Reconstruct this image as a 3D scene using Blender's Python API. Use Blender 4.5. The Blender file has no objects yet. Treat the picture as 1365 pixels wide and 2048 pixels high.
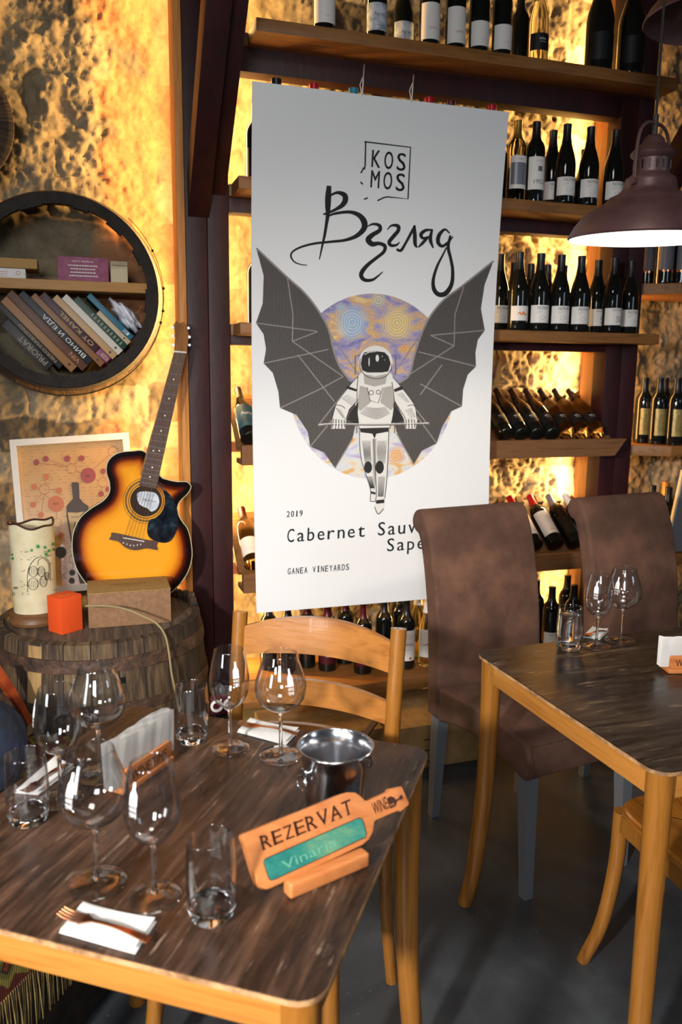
import bpy, bmesh, math, random
import numpy as np
from mathutils import Vector, Matrix
from mathutils.geometry import tessellate_polygon
from math import radians, sin, cos, pi
random.seed(7)
SC = bpy.context.scene
COL = SC.collection

# ------------------------------------------------------------------ camera
FPX, CX, CY = 1620.0, 682.5, 1024.0
YAW, PITCH, ROLL, CAMZ = radians(18.0), math.atan(279 / 1620), math.atan(.01), 1.485
Fw = Vector((sin(YAW) * cos(PITCH), cos(YAW) * cos(PITCH), -sin(PITCH)))
_R0 = Vector((cos(YAW), -sin(YAW), 0)); _U0 = _R0.cross(Fw)
Rt = _R0 * cos(ROLL) + _U0 * sin(ROLL); Up = _U0 * cos(ROLL) - _R0 * sin(ROLL)
CAM = Vector((0, 0, CAMZ))
cd = bpy.data.cameras.new('camera'); cam = bpy.data.objects.new('camera', cd); COL.objects.link(cam)
m3 = Matrix((Rt, Up, -Fw)).transposed()
cam.matrix_world = Matrix.Translation(CAM) @ m3.to_4x4()
cd.sensor_fit = 'VERTICAL'; cd.sensor_height = 36; cd.lens = 36 * FPX / 2048
cd.clip_start = .05
cd.dof.use_dof = True; cd.dof.focus_distance = 2.15; cd.dof.aperture_fstop = 4.0
SC.camera = cam
SC.view_settings.view_transform = 'Standard'; SC.view_settings.look = 'None'
SC.view_settings.gamma = 1; SC.view_settings.exposure = 0.0
SC.cycles.use_denoising = True
SC.cycles.max_bounces = 14; SC.cycles.transmission_bounces = 14; SC.cycles.transparent_max_bounces = 24
SC.cycles.glossy_bounces = 6; SC.cycles.diffuse_bounces = 3
SC.cycles.sample_clamp_indirect = 4.0
SC.cycles.caustics_reflective = False; SC.cycles.caustics_refractive = False

# ------------------------------------------------------------------ world and lights
w = bpy.data.worlds.new('world'); SC.world = w; w.use_nodes = True
w.node_tree.nodes['Background'].inputs[0].default_value = (.5, .55, .62, 1)
w.node_tree.nodes['Background'].inputs[1].default_value = .08

def aim(o, loc, target):
    o.location = loc
    o.rotation_euler = (Vector(target) - Vector(loc)).to_track_quat('-Z', 'Y').to_euler()
def area(name, loc, target, sx, sy, power, col):
    l = bpy.data.lights.new(name, 'AREA'); l.shape = 'RECTANGLE'; l.size = sx; l.size_y = sy
    l.energy = power; l.color = col
    o = bpy.data.objects.new(name, l); COL.objects.link(o); aim(o, loc, target); return o
def spot(name, loc, target, power, col, size, blend, rad):
    l = bpy.data.lights.new(name, 'SPOT'); l.energy = power; l.color = col; l.spot_size = radians(size)
    l.spot_blend = blend; l.shadow_soft_size = rad
    o = bpy.data.objects.new(name, l); COL.objects.link(o); aim(o, loc, target); return o
spot('key_spot', (-1.25, -.35, 1.75), (.72, 2.0, .42), 500, (1, .95, .90), 66, .95, .09)
area('front_fill', (-.5, -1.0, 2.05), (.6, 2.2, .95), .6, .9, 44, (.92, .96, 1.0))  # added soft fill behind the camera, for tables, napkins and glass highlights
area('overhead_fill', (.25, .55, 3.1), (.3, .7, 0), .6, .6, 16, (1, .93, .84))  # added overhead fill, brightens tabletops and the bucket; no actual fixture
area('left_window', (-1.45, .35, 1.2), (.45, 1.85, .85), .35, .55, 9, (.95, .97, 1.0))
area('right_window', (3.1, -.4, 2.2), (1.3, 1.9, 0), .7, .9, 9, (.70, .84, 1.0))
WARM = (1.0, .60, .20)
def led(name, x, y, dx, power, z0=.08, z1=3.05, wd=.02):
    z = (z0 + z1) / 2
    o = area(name, (x, y, z), (x + dx, y + .12, z), wd, z1 - z0, power, WARM)
    d = Vector((dx, .12, 0)).normalized()                       # long side upright
    o.rotation_euler = Matrix((Vector((0, 0, 1)).cross(-d), Vector((0, 0, 1)), -d)).transposed().to_euler()
    return o
led('led_strip', .41, 3.2, -1, 42)
led('led_strip', .525, 3.2, 1, 60)
led('led_strip', 2.268, 3.27, -1, 85)
led('led_strip', 2.30, 3.2, 1, 12)

# ------------------------------------------------------------------ pixel helpers (photo frame 1365 x 2048)
def ray(x, y): return Fw + Rt * ((x - CX) / FPX) - Up * ((y - CY) / FPX)
def onz(x, y, z):
    r = ray(x, y); return CAM + r * ((z - CAMZ) / r.z)
def ony(x, y, Y):
    r = ray(x, y); return CAM + r * (Y / r.y)
def onplane(x, y, p0, n):
    r = ray(x, y); return CAM + r * ((Vector(p0) - CAM).dot(n) / r.dot(n))

# ------------------------------------------------------------------ materials
def rgb(h):
    h = h.lstrip('#'); c = [int(h[i:i + 2], 16) / 255 for i in (0, 2, 4)]
    return tuple((v / 12.92 if v <= .04045 else ((v + .055) / 1.055) ** 2.4) for v in c) + (1,)
class NT:
    def __init__(s, name):
        s.m = bpy.data.materials.new(name); s.m.use_nodes = True
        s.n = s.m.node_tree.nodes; s.l = s.m.node_tree.links
        s.b = s.n['Principled BSDF']; s.out = s.n['Material Output']
    def add(s, t, **k):
        n = s.n.new(t)
        for a, v in k.items(): setattr(n, a, v)
        return n
    def link(s, a, b): s.l.new(a, b)
    def coords(s, scale=(1, 1, 1), rot=(0, 0, 0), kind='Object'):
        tc = s.add('ShaderNodeTexCoord'); mp = s.add('ShaderNodeMapping')
        mp.inputs['Scale'].default_value = scale; mp.inputs['Rotation'].default_value = rot
        s.link(tc.outputs[kind], mp.inputs[0]); return mp.outputs[0]
    def noise(s, vec, scale, detail=6, rough=.6, dist=0):
        n = s.add('ShaderNodeTexNoise'); n.inputs['Scale'].default_value = scale
        n.inputs['Detail'].default_value = detail; n.inputs['Roughness'].default_value = rough
        n.inputs['Distortion'].default_value = dist
        s.link(vec, n.inputs['Vector']); return n.outputs['Fac']
    def ramp(s, fac, stops):
        r = s.add('ShaderNodeValToRGB'); e = r.color_ramp.elements
        while len(e) < len(stops): e.new(.5)
        for i, (p, c) in enumerate(stops): e[i].position = p; e[i].color = c if len(c) == 4 else (*c, 1)
        s.link(fac, r.inputs[0]); return r.outputs[0]
    def math(s, op, a, b=None, clamp=False):
        n = s.add('ShaderNodeMath', operation=op, use_clamp=clamp)
        for i, v in enumerate((a, b)):
            if v is None: continue
            if hasattr(v, 'links') or hasattr(v, 'is_linked'): s.link(v, n.inputs[i])
            else: n.inputs[i].default_value = v
        return n.outputs[0]
    def mix(s, fac, a, b, blend='MIX'):
        n = s.add('ShaderNodeMix', data_type='RGBA', blend_type=blend)
        for i, v in ((0, fac), (6, a), (7, b)):
            if hasattr(v, 'is_linked'): s.link(v, n.inputs[i])
            else: n.inputs[i].default_value = v
        return n.outputs[2]
    def bump(s, h, strength, dist=.01):
        n = s.add('ShaderNodeBump'); n.inputs['Strength'].default_value = strength
        n.inputs['Distance'].default_value = dist; s.link(h, n.inputs['Height'])
        s.link(n.outputs[0], s.b.inputs['Normal'])
def pr(name, color, rough=.5, metal=0, trans=0, ior=1.45, coat=0, emis=None, es=0, spec=.5):
    t = NT(name); b = t.b
    b.inputs['Base Color'].default_value = rgb(color) if isinstance(color, str) else (*color[:3], 1)
    b.inputs['Roughness'].default_value = rough; b.inputs['Metallic'].default_value = metal
    b.inputs['Transmission Weight'].default_value = trans; b.inputs['IOR'].default_value = ior
    b.inputs['Coat Weight'].default_value = coat; b.inputs['Specular IOR Level'].default_value = spec
    if emis: b.inputs['Emission Color'].default_value = (*emis, 1); b.inputs['Emission Strength'].default_value = es
    return t.m
def mottled(name, stops, scale=(1, 1, 1), ns=5, rough=.5, bump=0, rot=(0, 0, 0), detail=6, dist=0, metal=0, coat=0, rr=None, fine=0):
    t = NT(name); v = t.coords(scale, rot); f = t.noise(v, ns, detail, .62, dist)
    t.link(t.ramp(f, [(p, rgb(c)) for p, c in stops]), t.b.inputs['Base Color'])
    t.b.inputs['Roughness'].default_value = rough; t.b.inputs['Metallic'].default_value = metal
    t.b.inputs['Coat Weight'].default_value = coat
    if rr:
        f2 = t.noise(v, ns * .7, 4)
        t.link(t.ramp(f2, [(.3, (rr[0],) * 3), (.7, (rr[1],) * 3)]), t.b.inputs['Roughness'])
    if bump:
        h = t.noise(v, ns * 2, 5) if not fine else t.noise(t.coords(), fine, 3)
        t.bump(h, bump)
    return t.m
def wood(name, c1, c2, c3, axis=0, rough=.35, ns=4, coat=0, stretch=14, bump=.06):
    sc = [stretch] * 3; sc[axis] = 1.0
    return mottled(name, [(.3, c1), (.5, c2), (.7, c3)], tuple(sc), ns, rough, bump, dist=.35, coat=coat)
M = {}
M['burgundy'] = mottled('burgundy_paint', [(.35, '#240608'), (.65, '#360b0f')], (1, 1, .3), 20, .52, .12)
M['pine_v'] = wood('pine_upright', '#b87430', '#cf8c42', '#a86526', 2, .5, 3)
M['shelf'] = wood('shelf_oak', '#7a4e24', '#90602f', '#66411c', 0, .5, 4)
M['rackwood'] = wood('rack_wood', '#634125', '#76502f', '#50331b', 0, .5, 4)
M['board_v'] = wood('side_board_wood', '#a5692f', '#bb7c3b', '#90571f', 2, .42, 3)
M['beech'] = wood('honey_beech', '#82511b', '#946025', '#714412', 2, .27, 3, coat=.3)
M['beech_x'] = wood('honey_beech_slat', '#99602a', '#aa7035', '#885222', 0, .24, 2.4, coat=.35)
M['apron'] = wood('honey_beech_apron', '#a06728', '#b07534', '#92591f', 0, .35, 3)
M['edge'] = mottled('worn_table_edge', [(.4, '#7b5a3c'), (.6, '#b58d62')], (1, 1, 1), 30, .5)
M['iron'] = mottled('rusty_hoop', [(.35, '#2b1d14'), (.55, '#4b3324'), (.75, '#6e4c36')], (1, 1, 1), 24, .65, .7)
M['charred'] = mottled('charred_staves', [(.35, '#120d09'), (.6, '#261b12'), (.8, '#3a2a1b')], (1, 1, 1), 22, .75, .6)
M['iron_dark'] = mottled('dark_iron', [(.4, '#16110d'), (.7, '#2c231b')], (1, 1, 1), 20, .6, .5)
M['black'] = pr('black', '#101010', .4)
M['ink'] = pr('printing_ink', '#14110f', .5)
M['ink_teal'] = pr('slate_ink', '#1e2c30', .5)
M['paper'] = pr('paper', '#e9e6df', .6)
M['label_white'] = pr('label_paper', '#e4e0da', .55)
M['label_grey'] = pr('grey_label', '#5a5a5f', .5)
M['label_black'] = pr('black_label', '#0c0c0d', .5)
M['label_gold'] = mottled('gold_label', [(.4, '#8d7842'), (.6, '#b39c5e')], (1, 1, 1), 40, .45, metal=.4)
M['label_teal'] = mottled('teal_label', [(.4, '#0c4557'), (.6, '#17697c')], (1, 1, 1), 18, .5)
M['label_cloud'] = mottled('cloudy_label', [(.4, '#c9ccd2'), (.55, '#6c8496'), (.62, '#dcdcdc')], (1, 1, 1), 14, .5)
M['red_ink'] = pr('red_ink', '#b0504a', .5)
M['orange_ink'] = pr('orange_ink', '#e07a2c', .5)
M['grey_ink'] = pr('grey_ink', '#8a8a8c', .5)
M['glass_dark'] = pr('dark_bottle_glass', (.006, .007, .006), .04, spec=.6)
M['glass_olive'] = pr('olive_bottle_glass', (.78, .76, .46), .02, trans=1, ior=1.25)
M['glass_straw'] = pr('straw_wine_glass', (.94, .89, .66), .02, trans=1, ior=1.3)
M['cap_black'] = pr('black_capsule', '#131316', .35)
M['cap_red'] = pr('red_capsule', '#b0142a', .3, .2)
M['cap_maroon'] = pr('maroon_capsule', '#4a1420', .35, .2)
M['cap_white'] = pr('white_capsule', '#dcdce0', .35)
M['cap_blue'] = pr('blue_capsule', '#1f7fa0', .35)
M['cap_grey'] = pr('grey_capsule', '#7d7f88', .35, .3)
M['cap_copper'] = pr('copper_capsule', '#d58a3e', .35, .3)
M['cap_gold'] = pr('gold_capsule', '#8e6f2c', .35, .5)
M['steel'] = pr('polished_steel', '#dcdcde', .16, 1)
M['steel_in'] = pr('brushed_steel', '#c8cacc', .24, 1)
M['copper'] = pr('copper_cutlery', '#c08058', .2, 1)
M['suede'] = mottled('brown_suede', [(.3, '#3f281a'), (.5, '#54382a'), (.7, '#704c3a')], (1, 1, 1), 6, .85, .25, detail=8, fine=300)
M['chrome_leg'] = pr('grey_metal_leg', '#8d9298', .35, .6)
def paper_mat():
    t = NT('paper_napkin'); t.b.inputs['Base Color'].default_value = rgb('#faf8f5'); t.b.inputs['Roughness'].default_value = .8
    tl = t.add('ShaderNodeBsdfTranslucent'); tl.inputs[0].default_value = (.95, .94, .92, 1); mx = t.add('ShaderNodeMixShader'); mx.inputs[0].default_value = .45
    t.link(t.b.outputs[0], mx.inputs[1]); t.link(tl.outputs[0], mx.inputs[2]); t.link(mx.outputs[0], t.out.inputs[0]); return t.m
M['napkin'] = paper_mat()
M['signwood'] = wood('orange_alder', '#b06836', '#be7642', '#a05a2a', 0, .4, 4)
M['resin'] = mottled('green_resin', [(.3, '#1a5f5e'), (.5, '#33796c'), (.7, '#69916c')], (1, 3, 1), 14, .12, coat=.6)
M['burnt'] = pr('burnt_lettering', '#3a1a0e', .6)
M['kraft'] = mottled('kraft_cardboard', [(.4, '#7f5d40'), (.6, '#8e6a4a')], (1, 1, 1), 60, .8)
M['kraft_top'] = mottled('kraft_lid', [(.4, '#94743f'), (.6, '#a4824a')], (1, 1, 1), 60, .8)
M['carton_dark'] = mottled('storage_carton', [(.4, '#8a6a3e'), (.6, '#9c7a4a')], (1, 1, 1), 20, .85)
M['orange_card'] = pr('orange_card', '#e4521e', .55)
M['yellow_ink'] = pr('yellow_ink', '#f2b21c', .5)
M['pink_card'] = mottled('mauve_card', [(.4, '#8c4663'), (.6, '#9d5674')], (1, 1, 1), 50, .6)
M['cream'] = pr('cream_card', '#cfc2a0', .7)
M['tan_card'] = pr('tan_card', '#b08a50', .7)
M['lampshell'] = mottled('plum_enamel', [(.35, '#4a3232'), (.6, '#604442'), (.75, '#8a6c66')], (1, 1, 1), 6, .42, .08, metal=.25)
M['lampwhite'] = pr('white_enamel', '#f4f2ec', .4, emis=(1, .97, .9), es=2.2)
M['bulb'] = pr('bulb', '#ffffff', .4, emis=(1, .93, .82), es=22)
M['cable'] = pr('cable', '#18140f', .6)
M['cord'] = pr('beige_cord', '#8e7c55', .6)
M['string'] = pr('white_string', '#d8d4cc', .7)
M['floor'] = None

def stave_mat(name, stops, n, ax='xy', bumpn=.5):
    """weathered staves around the z axis (or the y axis for the wall ring)"""
    t = NT(name); tc = t.add('ShaderNodeTexCoord'); sp = t.add('ShaderNodeSeparateXYZ'); t.link(tc.outputs['Object'], sp.inputs[0])
    a, b, h = (0, 1, 2) if ax == 'xy' else (0, 2, 1)
    at = t.math('ARCTAN2', sp.outputs[b], sp.outputs[a]); u = t.math('MULTIPLY', at, n / (2 * pi))
    fl = t.math('FLOOR', u); fr = t.math('FRACT', u)
    wn = t.add('ShaderNodeTexWhiteNoise', noise_dimensions='1D'); t.link(fl, wn.inputs['W'])
    cv = t.add('ShaderNodeCombineXYZ'); t.link(t.math('MULTIPLY', at, 5), cv.inputs[0]); t.link(t.math('MULTIPLY', sp.outputs[h], 1.6), cv.inputs[1]); t.link(t.math('MULTIPLY', wn.outputs[0], 9), cv.inputs[2])
    f = t.noise(cv.outputs[0], 5, 8, .65)
    f2 = t.math('ADD', f, t.math('MULTIPLY', t.math('SUBTRACT', wn.outputs[0], .5), .3))
    col = t.ramp(f2, [(p, rgb(c)) for p, c in stops])
    seam = t.math('GREATER_THAN', t.math('ABSOLUTE', t.math('SUBTRACT', fr, .5)), .478)
    t.link(t.mix(seam, col, rgb('#0c0805')), t.b.inputs['Base Color']); t.b.inputs['Roughness'].default_value = .75
    t.bump(f, bumpn); return t.m
M['stave'] = stave_mat('weathered_staves', [(.25, '#1c140d'), (.45, '#3b2b1c'), (.6, '#5c4830'), (.8, '#7a6648')], 26)
M['stave_wall'] = stave_mat('old_cask_staves', [(.25, '#24170c'), (.5, '#4c351d'), (.75, '#7d5c34')], 24, 'xz')
M['headwood'] = mottled('barrel_head', [(.3, '#2e241b'), (.5, '#574839'), (.7, '#7d6b57')], (14, 1, 1), 3, .8, .5)

def top_mat(name, ax, dark, mid, light, scr):
    t = NT(name); sc = [9, 9, 9]; sc[ax] = 1
    v = t.coords(tuple(sc)); f = t.noise(v, 4.5, 9, .68, .3)
    f2 = t.noise(t.coords((1, 1, 1)), 7, 5)
    mixf = t.math('ADD', t.math('MULTIPLY', f, .7), t.math('MULTIPLY', f2, .3))
    col = t.ramp(mixf, [(.36, rgb(dark)), (.48, rgb(mid)), (.58, rgb(light)), (.66, rgb(scr))])
    s2 = [60, 60, 60]; s2[ax] = 3
    g = t.noise(t.coords(tuple(s2)), 2, 6, .7)
    gm = t.ramp(g, [(.56, (0, 0, 0)), (.66, (1, 1, 1))])
    h = t.noise(t.coords((1, 1, 1)), 12, 4); hm = t.ramp(h, [(.5, (0, 0, 0)), (.62, (1, 1, 1))])
    k = t.math('MULTIPLY', t.math('MULTIPLY', gm, hm), .8)
    t.link(t.mix(k, col, rgb('#a08a74')), t.b.inputs['Base Color'])
    t.link(t.ramp(f, [(.35, (.24,) * 3), (.65, (.42,) * 3)]), t.b.inputs['Roughness'])
    t.bump(g, .12, .002); return t.m
M['top1'] = top_mat('dark_worn_tabletop', 1, '#170f0b', '#34241b', '#533b2d', '#7c5f4c')
M['top2'] = top_mat('black_brown_tabletop', 0, '#0f0b09', '#1e1611', '#33271c', '#665036')

# thin drinking-glass shell: clear with fresnel reflection
def thin_glass(name):
    t = NT(name); t.n.remove(t.b)
    tr = t.add('ShaderNodeBsdfTransparent'); tr.inputs[0].default_value = (.965, .97, .975, 1)
    gl = t.add('ShaderNodeBsdfGlossy'); gl.inputs['Roughness'].default_value = .015
    fr = t.add('ShaderNodeLayerWeight'); fr.inputs['Blend'].default_value = .5
    mx = t.add('ShaderNodeMixShader'); f = t.math('ADD', t.math('MULTIPLY', t.math('POWER', fr.outputs['Facing'], 3.0), 1.0), .075, True)
    t.link(f, mx.inputs[0]); t.link(tr.outputs[0], mx.inputs[1]); t.link(gl.outputs[0], mx.inputs[2])
    t.link(mx.outputs[0], t.out.inputs[0]); return t.m
M['thin'] = thin_glass('clear_glass_shell')
M['glass'] = pr('clear_solid_glass', (1, 1, 1), .0, trans=1, ior=1.45)
M['water'] = pr('water', (1, 1, 1), .0, trans=1, ior=1.33)
M['glass_print'] = pr('white_glass_print', '#f0f0f0', .5)

# ------------------------------------------------------------------ mesh helpers
def world_off(p):
    v = Vector((0, 0, 0))
    while p is not None: v += p.location; p = p.parent
    return v
def obj(name, bm, mat, parent=None, world=False, smooth=True, ang=38, kind=None, label=None, loc=None):
    """link a bmesh as ONE mesh object; world=True: the vertices are in world space"""
    if world and parent is not None: bmesh.ops.translate(bm, verts=bm.verts, vec=-world_off(parent))
    if loc is not None and world and parent is None: bmesh.ops.translate(bm, verts=bm.verts, vec=-Vector(loc))
    me = bpy.data.meshes.new(name); bm.normal_update(); bm.to_mesh(me); bm.free()
    if mat is not None:
        for mm in (mat if isinstance(mat, (list, tuple)) else [mat]): me.materials.append(M[mm] if isinstance(mm, str) else mm)
    if smooth:
        me.shade_smooth(); me.set_sharp_from_angle(angle=radians(ang))
    o = bpy.data.objects.new(name, me); COL.objects.link(o)
    if parent is not None: o.parent = parent
    if loc is not None: o.location = loc
    if kind: o['kind'] = kind
    if label: o['label'] = label
    return o
def tag(o, label, cat, group=None):
    o['label'] = label; o['category'] = cat
    if group: o['group'] = group
    return o
def thing(name, label, cat, loc, rz=0, group=None):
    o = bpy.data.objects.new(name, None); COL.objects.link(o); o.empty_display_size = .05
    o.location = loc; o.rotation_euler = (0, 0, rz); return tag(o, label, cat, group)
def dup(root, loc=None, rz=None, label=None, group=None, cat=None):
    r = root.copy(); COL.objects.link(r)
    if loc is not None: r.location = loc
    if rz is not None: r.rotation_euler = (0, 0, rz)
    if label: r['label'] = label
    if group: r['group'] = group
    if cat: r['category'] = cat
    def rec(a, b):
        for ch in list(a.children):
            c = ch.copy(); COL.objects.link(c); c.parent = b; rec(ch, c)
    rec(root, r); return r
def BM(): return bmesh.new()
def box(bm, x0, x1, y0, y1, z0, z1, bev=0, seg=2, mtx=None):
    r = bmesh.ops.create_cube(bm, size=1); vs = r['verts']
    bmesh.ops.scale(bm, vec=(x1 - x0, y1 - y0, z1 - z0), verts=vs)
    bmesh.ops.translate(bm, vec=((x0 + x1) / 2, (y0 + y1) / 2, (z0 + z1) / 2), verts=vs)
    if bev:
        es = {e for v in vs for e in v.link_edges}
        rr = bmesh.ops.bevel(bm, geom=list(es), offset=bev, segments=seg, profile=.6, affect='EDGES')
        vs = list({v for f in rr['faces'] for v in f.verts} | {v for v in vs if v.is_valid})
        allv = set(vs)
        for v in list(allv):
            for e in v.link_edges: allv.add(e.other_vert(v))
        vs = list(allv)
    if mtx is not None: bmesh.ops.transform(bm, matrix=mtx, verts=vs)
    return bm
def boxm(*a, **k): return box(BM(), *a, **k)
def lathe(bm, prof, seg=32, mtx=None, close=False):
    rings = []
    for r, z in prof:
        if r < 1e-6: rings.append([bm.verts.new((0, 0, z))])
        else: rings.append([bm.verts.new((r * cos(2 * pi * i / seg), r * sin(2 * pi * i / seg), z)) for i in range(seg)])
    if close: rings.append(rings[0])
    for a, b in zip(rings, rings[1:]):
        for i in range(seg):
            j = (i + 1) % seg
            if len(a) == 1 and len(b) == 1: continue
            if len(a) == 1: bm.faces.new((a[0], b[j], b[i]))
            elif len(b) == 1: bm.faces.new((a[i], a[j], b[0]))
            else: bm.faces.new((a[i], a[j], b[j], b[i]))
    bmesh.ops.recalc_face_normals(bm, faces=bm.faces)
    if mtx is not None: bmesh.ops.transform(bm, matrix=mtx, verts=list({v for rg in rings for v in rg}))
    return bm
def spline(pts, n=8, closed=False):
    """Catmull-Rom through tuples of any length"""
    P = [np.array(p, float) for p in pts]; out = []
    N = len(P); rng = range(N if closed else N - 1)
    for i in rng:
        p0 = P[(i - 1) % N] if closed or i > 0 else 2 * P[0] - P[1]
        p1, p2 = P[i], P[(i + 1) % N]
        p3 = P[(i + 2) % N] if closed or i + 2 < N else 2 * P[-1] - P[-2]
        for k in range(n):
            t = k / n
            out.append(.5 * ((2 * p1) + (-p0 + p2) * t + (2 * p0 - 5 * p1 + 4 * p2 - p3) * t * t + (-p0 + 3 * p1 - 3 * p2 + p3) * t ** 3))
    if not closed: out.append(P[-1])
    return out
def tube(bm, pts, rad, seg=10, caps=True):
    pts = [Vector(p) for p in pts]; n = len(pts)
    rads = rad if isinstance(rad, (list, tuple)) else [rad] * n
    up = None; rings = []
    for i, p in enumerate(pts):
        d = (pts[min(i + 1, n - 1)] - pts[max(i - 1, 0)]).normalized()
        if up is None:
            up = Vector((0, 0, 1)) if abs(d.z) < .9 else Vector((1, 0, 0))
        s = d.cross(up).normalized(); up = s.cross(d).normalized()
        rings.append([bm.verts.new(p + (s * cos(2 * pi * k / seg) + up * sin(2 * pi * k / seg)) * rads[i]) for k in range(seg)])
    for a, b in zip(rings, rings[1:]):
        for k in range(seg): bm.faces.new((a[k], a[(k + 1) % seg], b[(k + 1) % seg], b[k]))
    if caps:
        bm.faces.new(rings[0][::-1]); bm.faces.new(rings[-1])
    bmesh.ops.recalc_face_normals(bm, faces=bm.faces)
    return bm
def prism(bm, front, off, bev=0):
    """front: list of 3-D points of one face; off: extrusion vector"""
    vs = [bm.verts.new(p) for p in front]; f = bm.faces.new(vs)
    r = bmesh.ops.extrude_face_region(bm, geom=[f])
    nv = [g for g in r['geom'] if isinstance(g, bmesh.types.BMVert)]
    bmesh.ops.translate(bm, vec=off, verts=nv)
    bmesh.ops.recalc_face_normals(bm, faces=bm.faces)
    if bev:
        bmesh.ops.bevel(bm, geom=[e for e in bm.edges], offset=bev, segments=2, profile=.6, affect='EDGES', clamp_overlap=True)
    return bm
def rrect(x0, x1, y0, y1, r, n=5):
    out = []
    for cx, cy, a in ((x1 - r, y1 - r, 0), (x0 + r, y1 - r, 90), (x0 + r, y0 + r, 180), (x1 - r, y0 + r, 270)):
        for k in range(n + 1):
            t = radians(a + 90 * k / n); out.append((cx + r * cos(t), cy + r * sin(t)))
    return out
def place(axis_from, axis_to):
    """matrix that puts local z along axis_from->axis_to, origin at axis_from"""
    a, b = Vector(axis_from), Vector(axis_to); q = (b - a).to_track_quat('Z', 'Y')
    return Matrix.Translation(a) @ q.to_matrix().to_4x4()

# flat print: polygons, strokes and text mapped through a surface function  (u, v) -> world
def add_poly(bm, pts, cut=0):
    vs = [bm.verts.new((p[0], p[1], 0)) for p in pts]
    for tri in tessellate_polygon([[Vector((p[0], p[1], 0)) for p in pts]]):
        try: bm.faces.new([vs[i] for i in tri])
        except ValueError: pass
def add_stroke(bm, pts, wd=None, n=6, smooth=True, closed=False):
    P = spline([p if len(p) > 2 else (*p, wd) for p in pts], n, closed) if smooth else [np.array(p if len(p) > 2 else (*p, wd), float) for p in pts]
    L = []; N = len(P)
    for i, p in enumerate(P):
        a, b = (P[(i - 1) % N], P[(i + 1) % N]) if closed else (P[max(i - 1, 0)], P[min(i + 1, N - 1)])
        d = b[:2] - a[:2]; d /= (np.linalg.norm(d) + 1e-9); nrm = np.array((-d[1], d[0])) * max(p[2], 1e-4) / 2
        L.append((bm.verts.new((*(p[:2] + nrm), 0)), bm.verts.new((*(p[:2] - nrm), 0))))
    for i in range(N if closed else N - 1):
        a, b = L[i], L[(i + 1) % N]; bm.faces.new((a[0], a[1], b[1], b[0]))
def add_ellipse(bm, cx, cy, rx, ry, n=40, rot=0):
    c, s = cos(rot), sin(rot)
    add_poly(bm, [(cx + rx * cos(2 * pi * k / n) * c - ry * sin(2 * pi * k / n) * s, cy + rx * cos(2 * pi * k / n) * s + ry * sin(2 * pi * k / n) * c) for k in range(n)])
def add_ring(bm, cx, cy, rx, ry, wd, n=40):
    add_stroke(bm, [(cx + rx * cos(2 * pi * k / n), cy + ry * sin(2 * pi * k / n), wd) for k in range(n)], smooth=False, closed=True)
_tc = {}
def glyphs(s):
    if s in _tc: return _tc[s]
    cu = bpy.data.curves.new('t', 'FONT'); cu.body = s; cu.size = 1; cu.resolution_u = 3; cu.fill_mode = 'FRONT'
    o = bpy.data.objects.new('t', cu); me = bpy.data.meshes.new_from_object(o)
    V = [(v.co.x, v.co.y) for v in me.vertices]; Fc = [tuple(p.vertices) for p in me.polygons]
    bpy.data.objects.remove(o); bpy.data.curves.remove(cu); bpy.data.meshes.remove(me)
    _tc[s] = (V, Fc); return _tc[s]
def add_text(bm, s, org, xv, yv, mono=None, bold=0, wmax=.8):
    """org: left end of the baseline; xv: vector of one em (or one cell if mono) ; yv: vector of the cap height"""
    xv = np.array(xv, float); yv = np.array(yv, float); org = np.array(org, float)
    def put(V, Fc, fx, ox):
        vs = [bm.verts.new((*(org + xv * (ox + x * fx) + yv * (y / .7)), 0)) for x, y in V]
        for f in Fc:
            try: bm.faces.new([vs[i] for i in f])
            except ValueError: pass
    if mono:
        for i, ch in enumerate(s):
            if ch == ' ': continue
            V, Fc = glyphs(ch); x0 = min(v[0] for v in V); x1 = max(v[0] for v in V); wd = max(x1 - x0, .05)
            fn = math.hypot(*yv) / .7 / math.hypot(*xv)
            f = min(wmax / wd, fn * 1.15) if ch in "iIl1r" else wmax / wd
            tw = f * wd
            if ch in 'Iil1':
                hb = .7 * .075; c0 = i + .5
                for yy, a0, a1 in ((0, -.26, .26),) + (((.7 - hb, -.26, .26),) if ch == 'I' else ()) + (((.42, -.26, .02),) if ch == 'i' else ()) + (((.68, -.26, .02),) if ch == 'l' else ()):
                    q = [org + xv * (c0 + u_) + yv * (w_ / .7) for u_, w_ in ((a0, yy), (a1, yy), (a1, yy + hb), (a0, yy + hb))]
                    bm.faces.new([bm.verts.new((*p_, 0)) for p_ in q])
            put([(x - x0, y) for x, y in V], Fc, f, i + (1 - tw) / 2)
    else:
        V, Fc = glyphs(s); x0 = min(v[0] for v in V); x1 = max(v[0] for v in V)
        put([(x - x0, y) for x, y in V], Fc, 1 / (x1 - x0), 0)     # xv spans the whole word
def mapped(bm, fn, cutv=None, cutu=None):
    for ax, c in ((1, cutv), (0, cutu)):
        if c:
            lo = min(v.co[ax] for v in bm.verts); hi = max(v.co[ax] for v in bm.verts)
            k = math.floor(lo / c) + 1
            while k * c < hi:
                co = [0, 0, 0]; no = [0, 0, 0]; co[ax] = k * c; no[ax] = 1
                bmesh.ops.bisect_plane(bm, geom=bm.verts[:] + bm.edges[:] + bm.faces[:], plane_co=co, plane_no=no); k += 1
    for v in bm.verts: v.co = fn(v.co.x, v.co.y)
    bmesh.ops.recalc_face_normals(bm, faces=bm.faces)
    return bm

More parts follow.
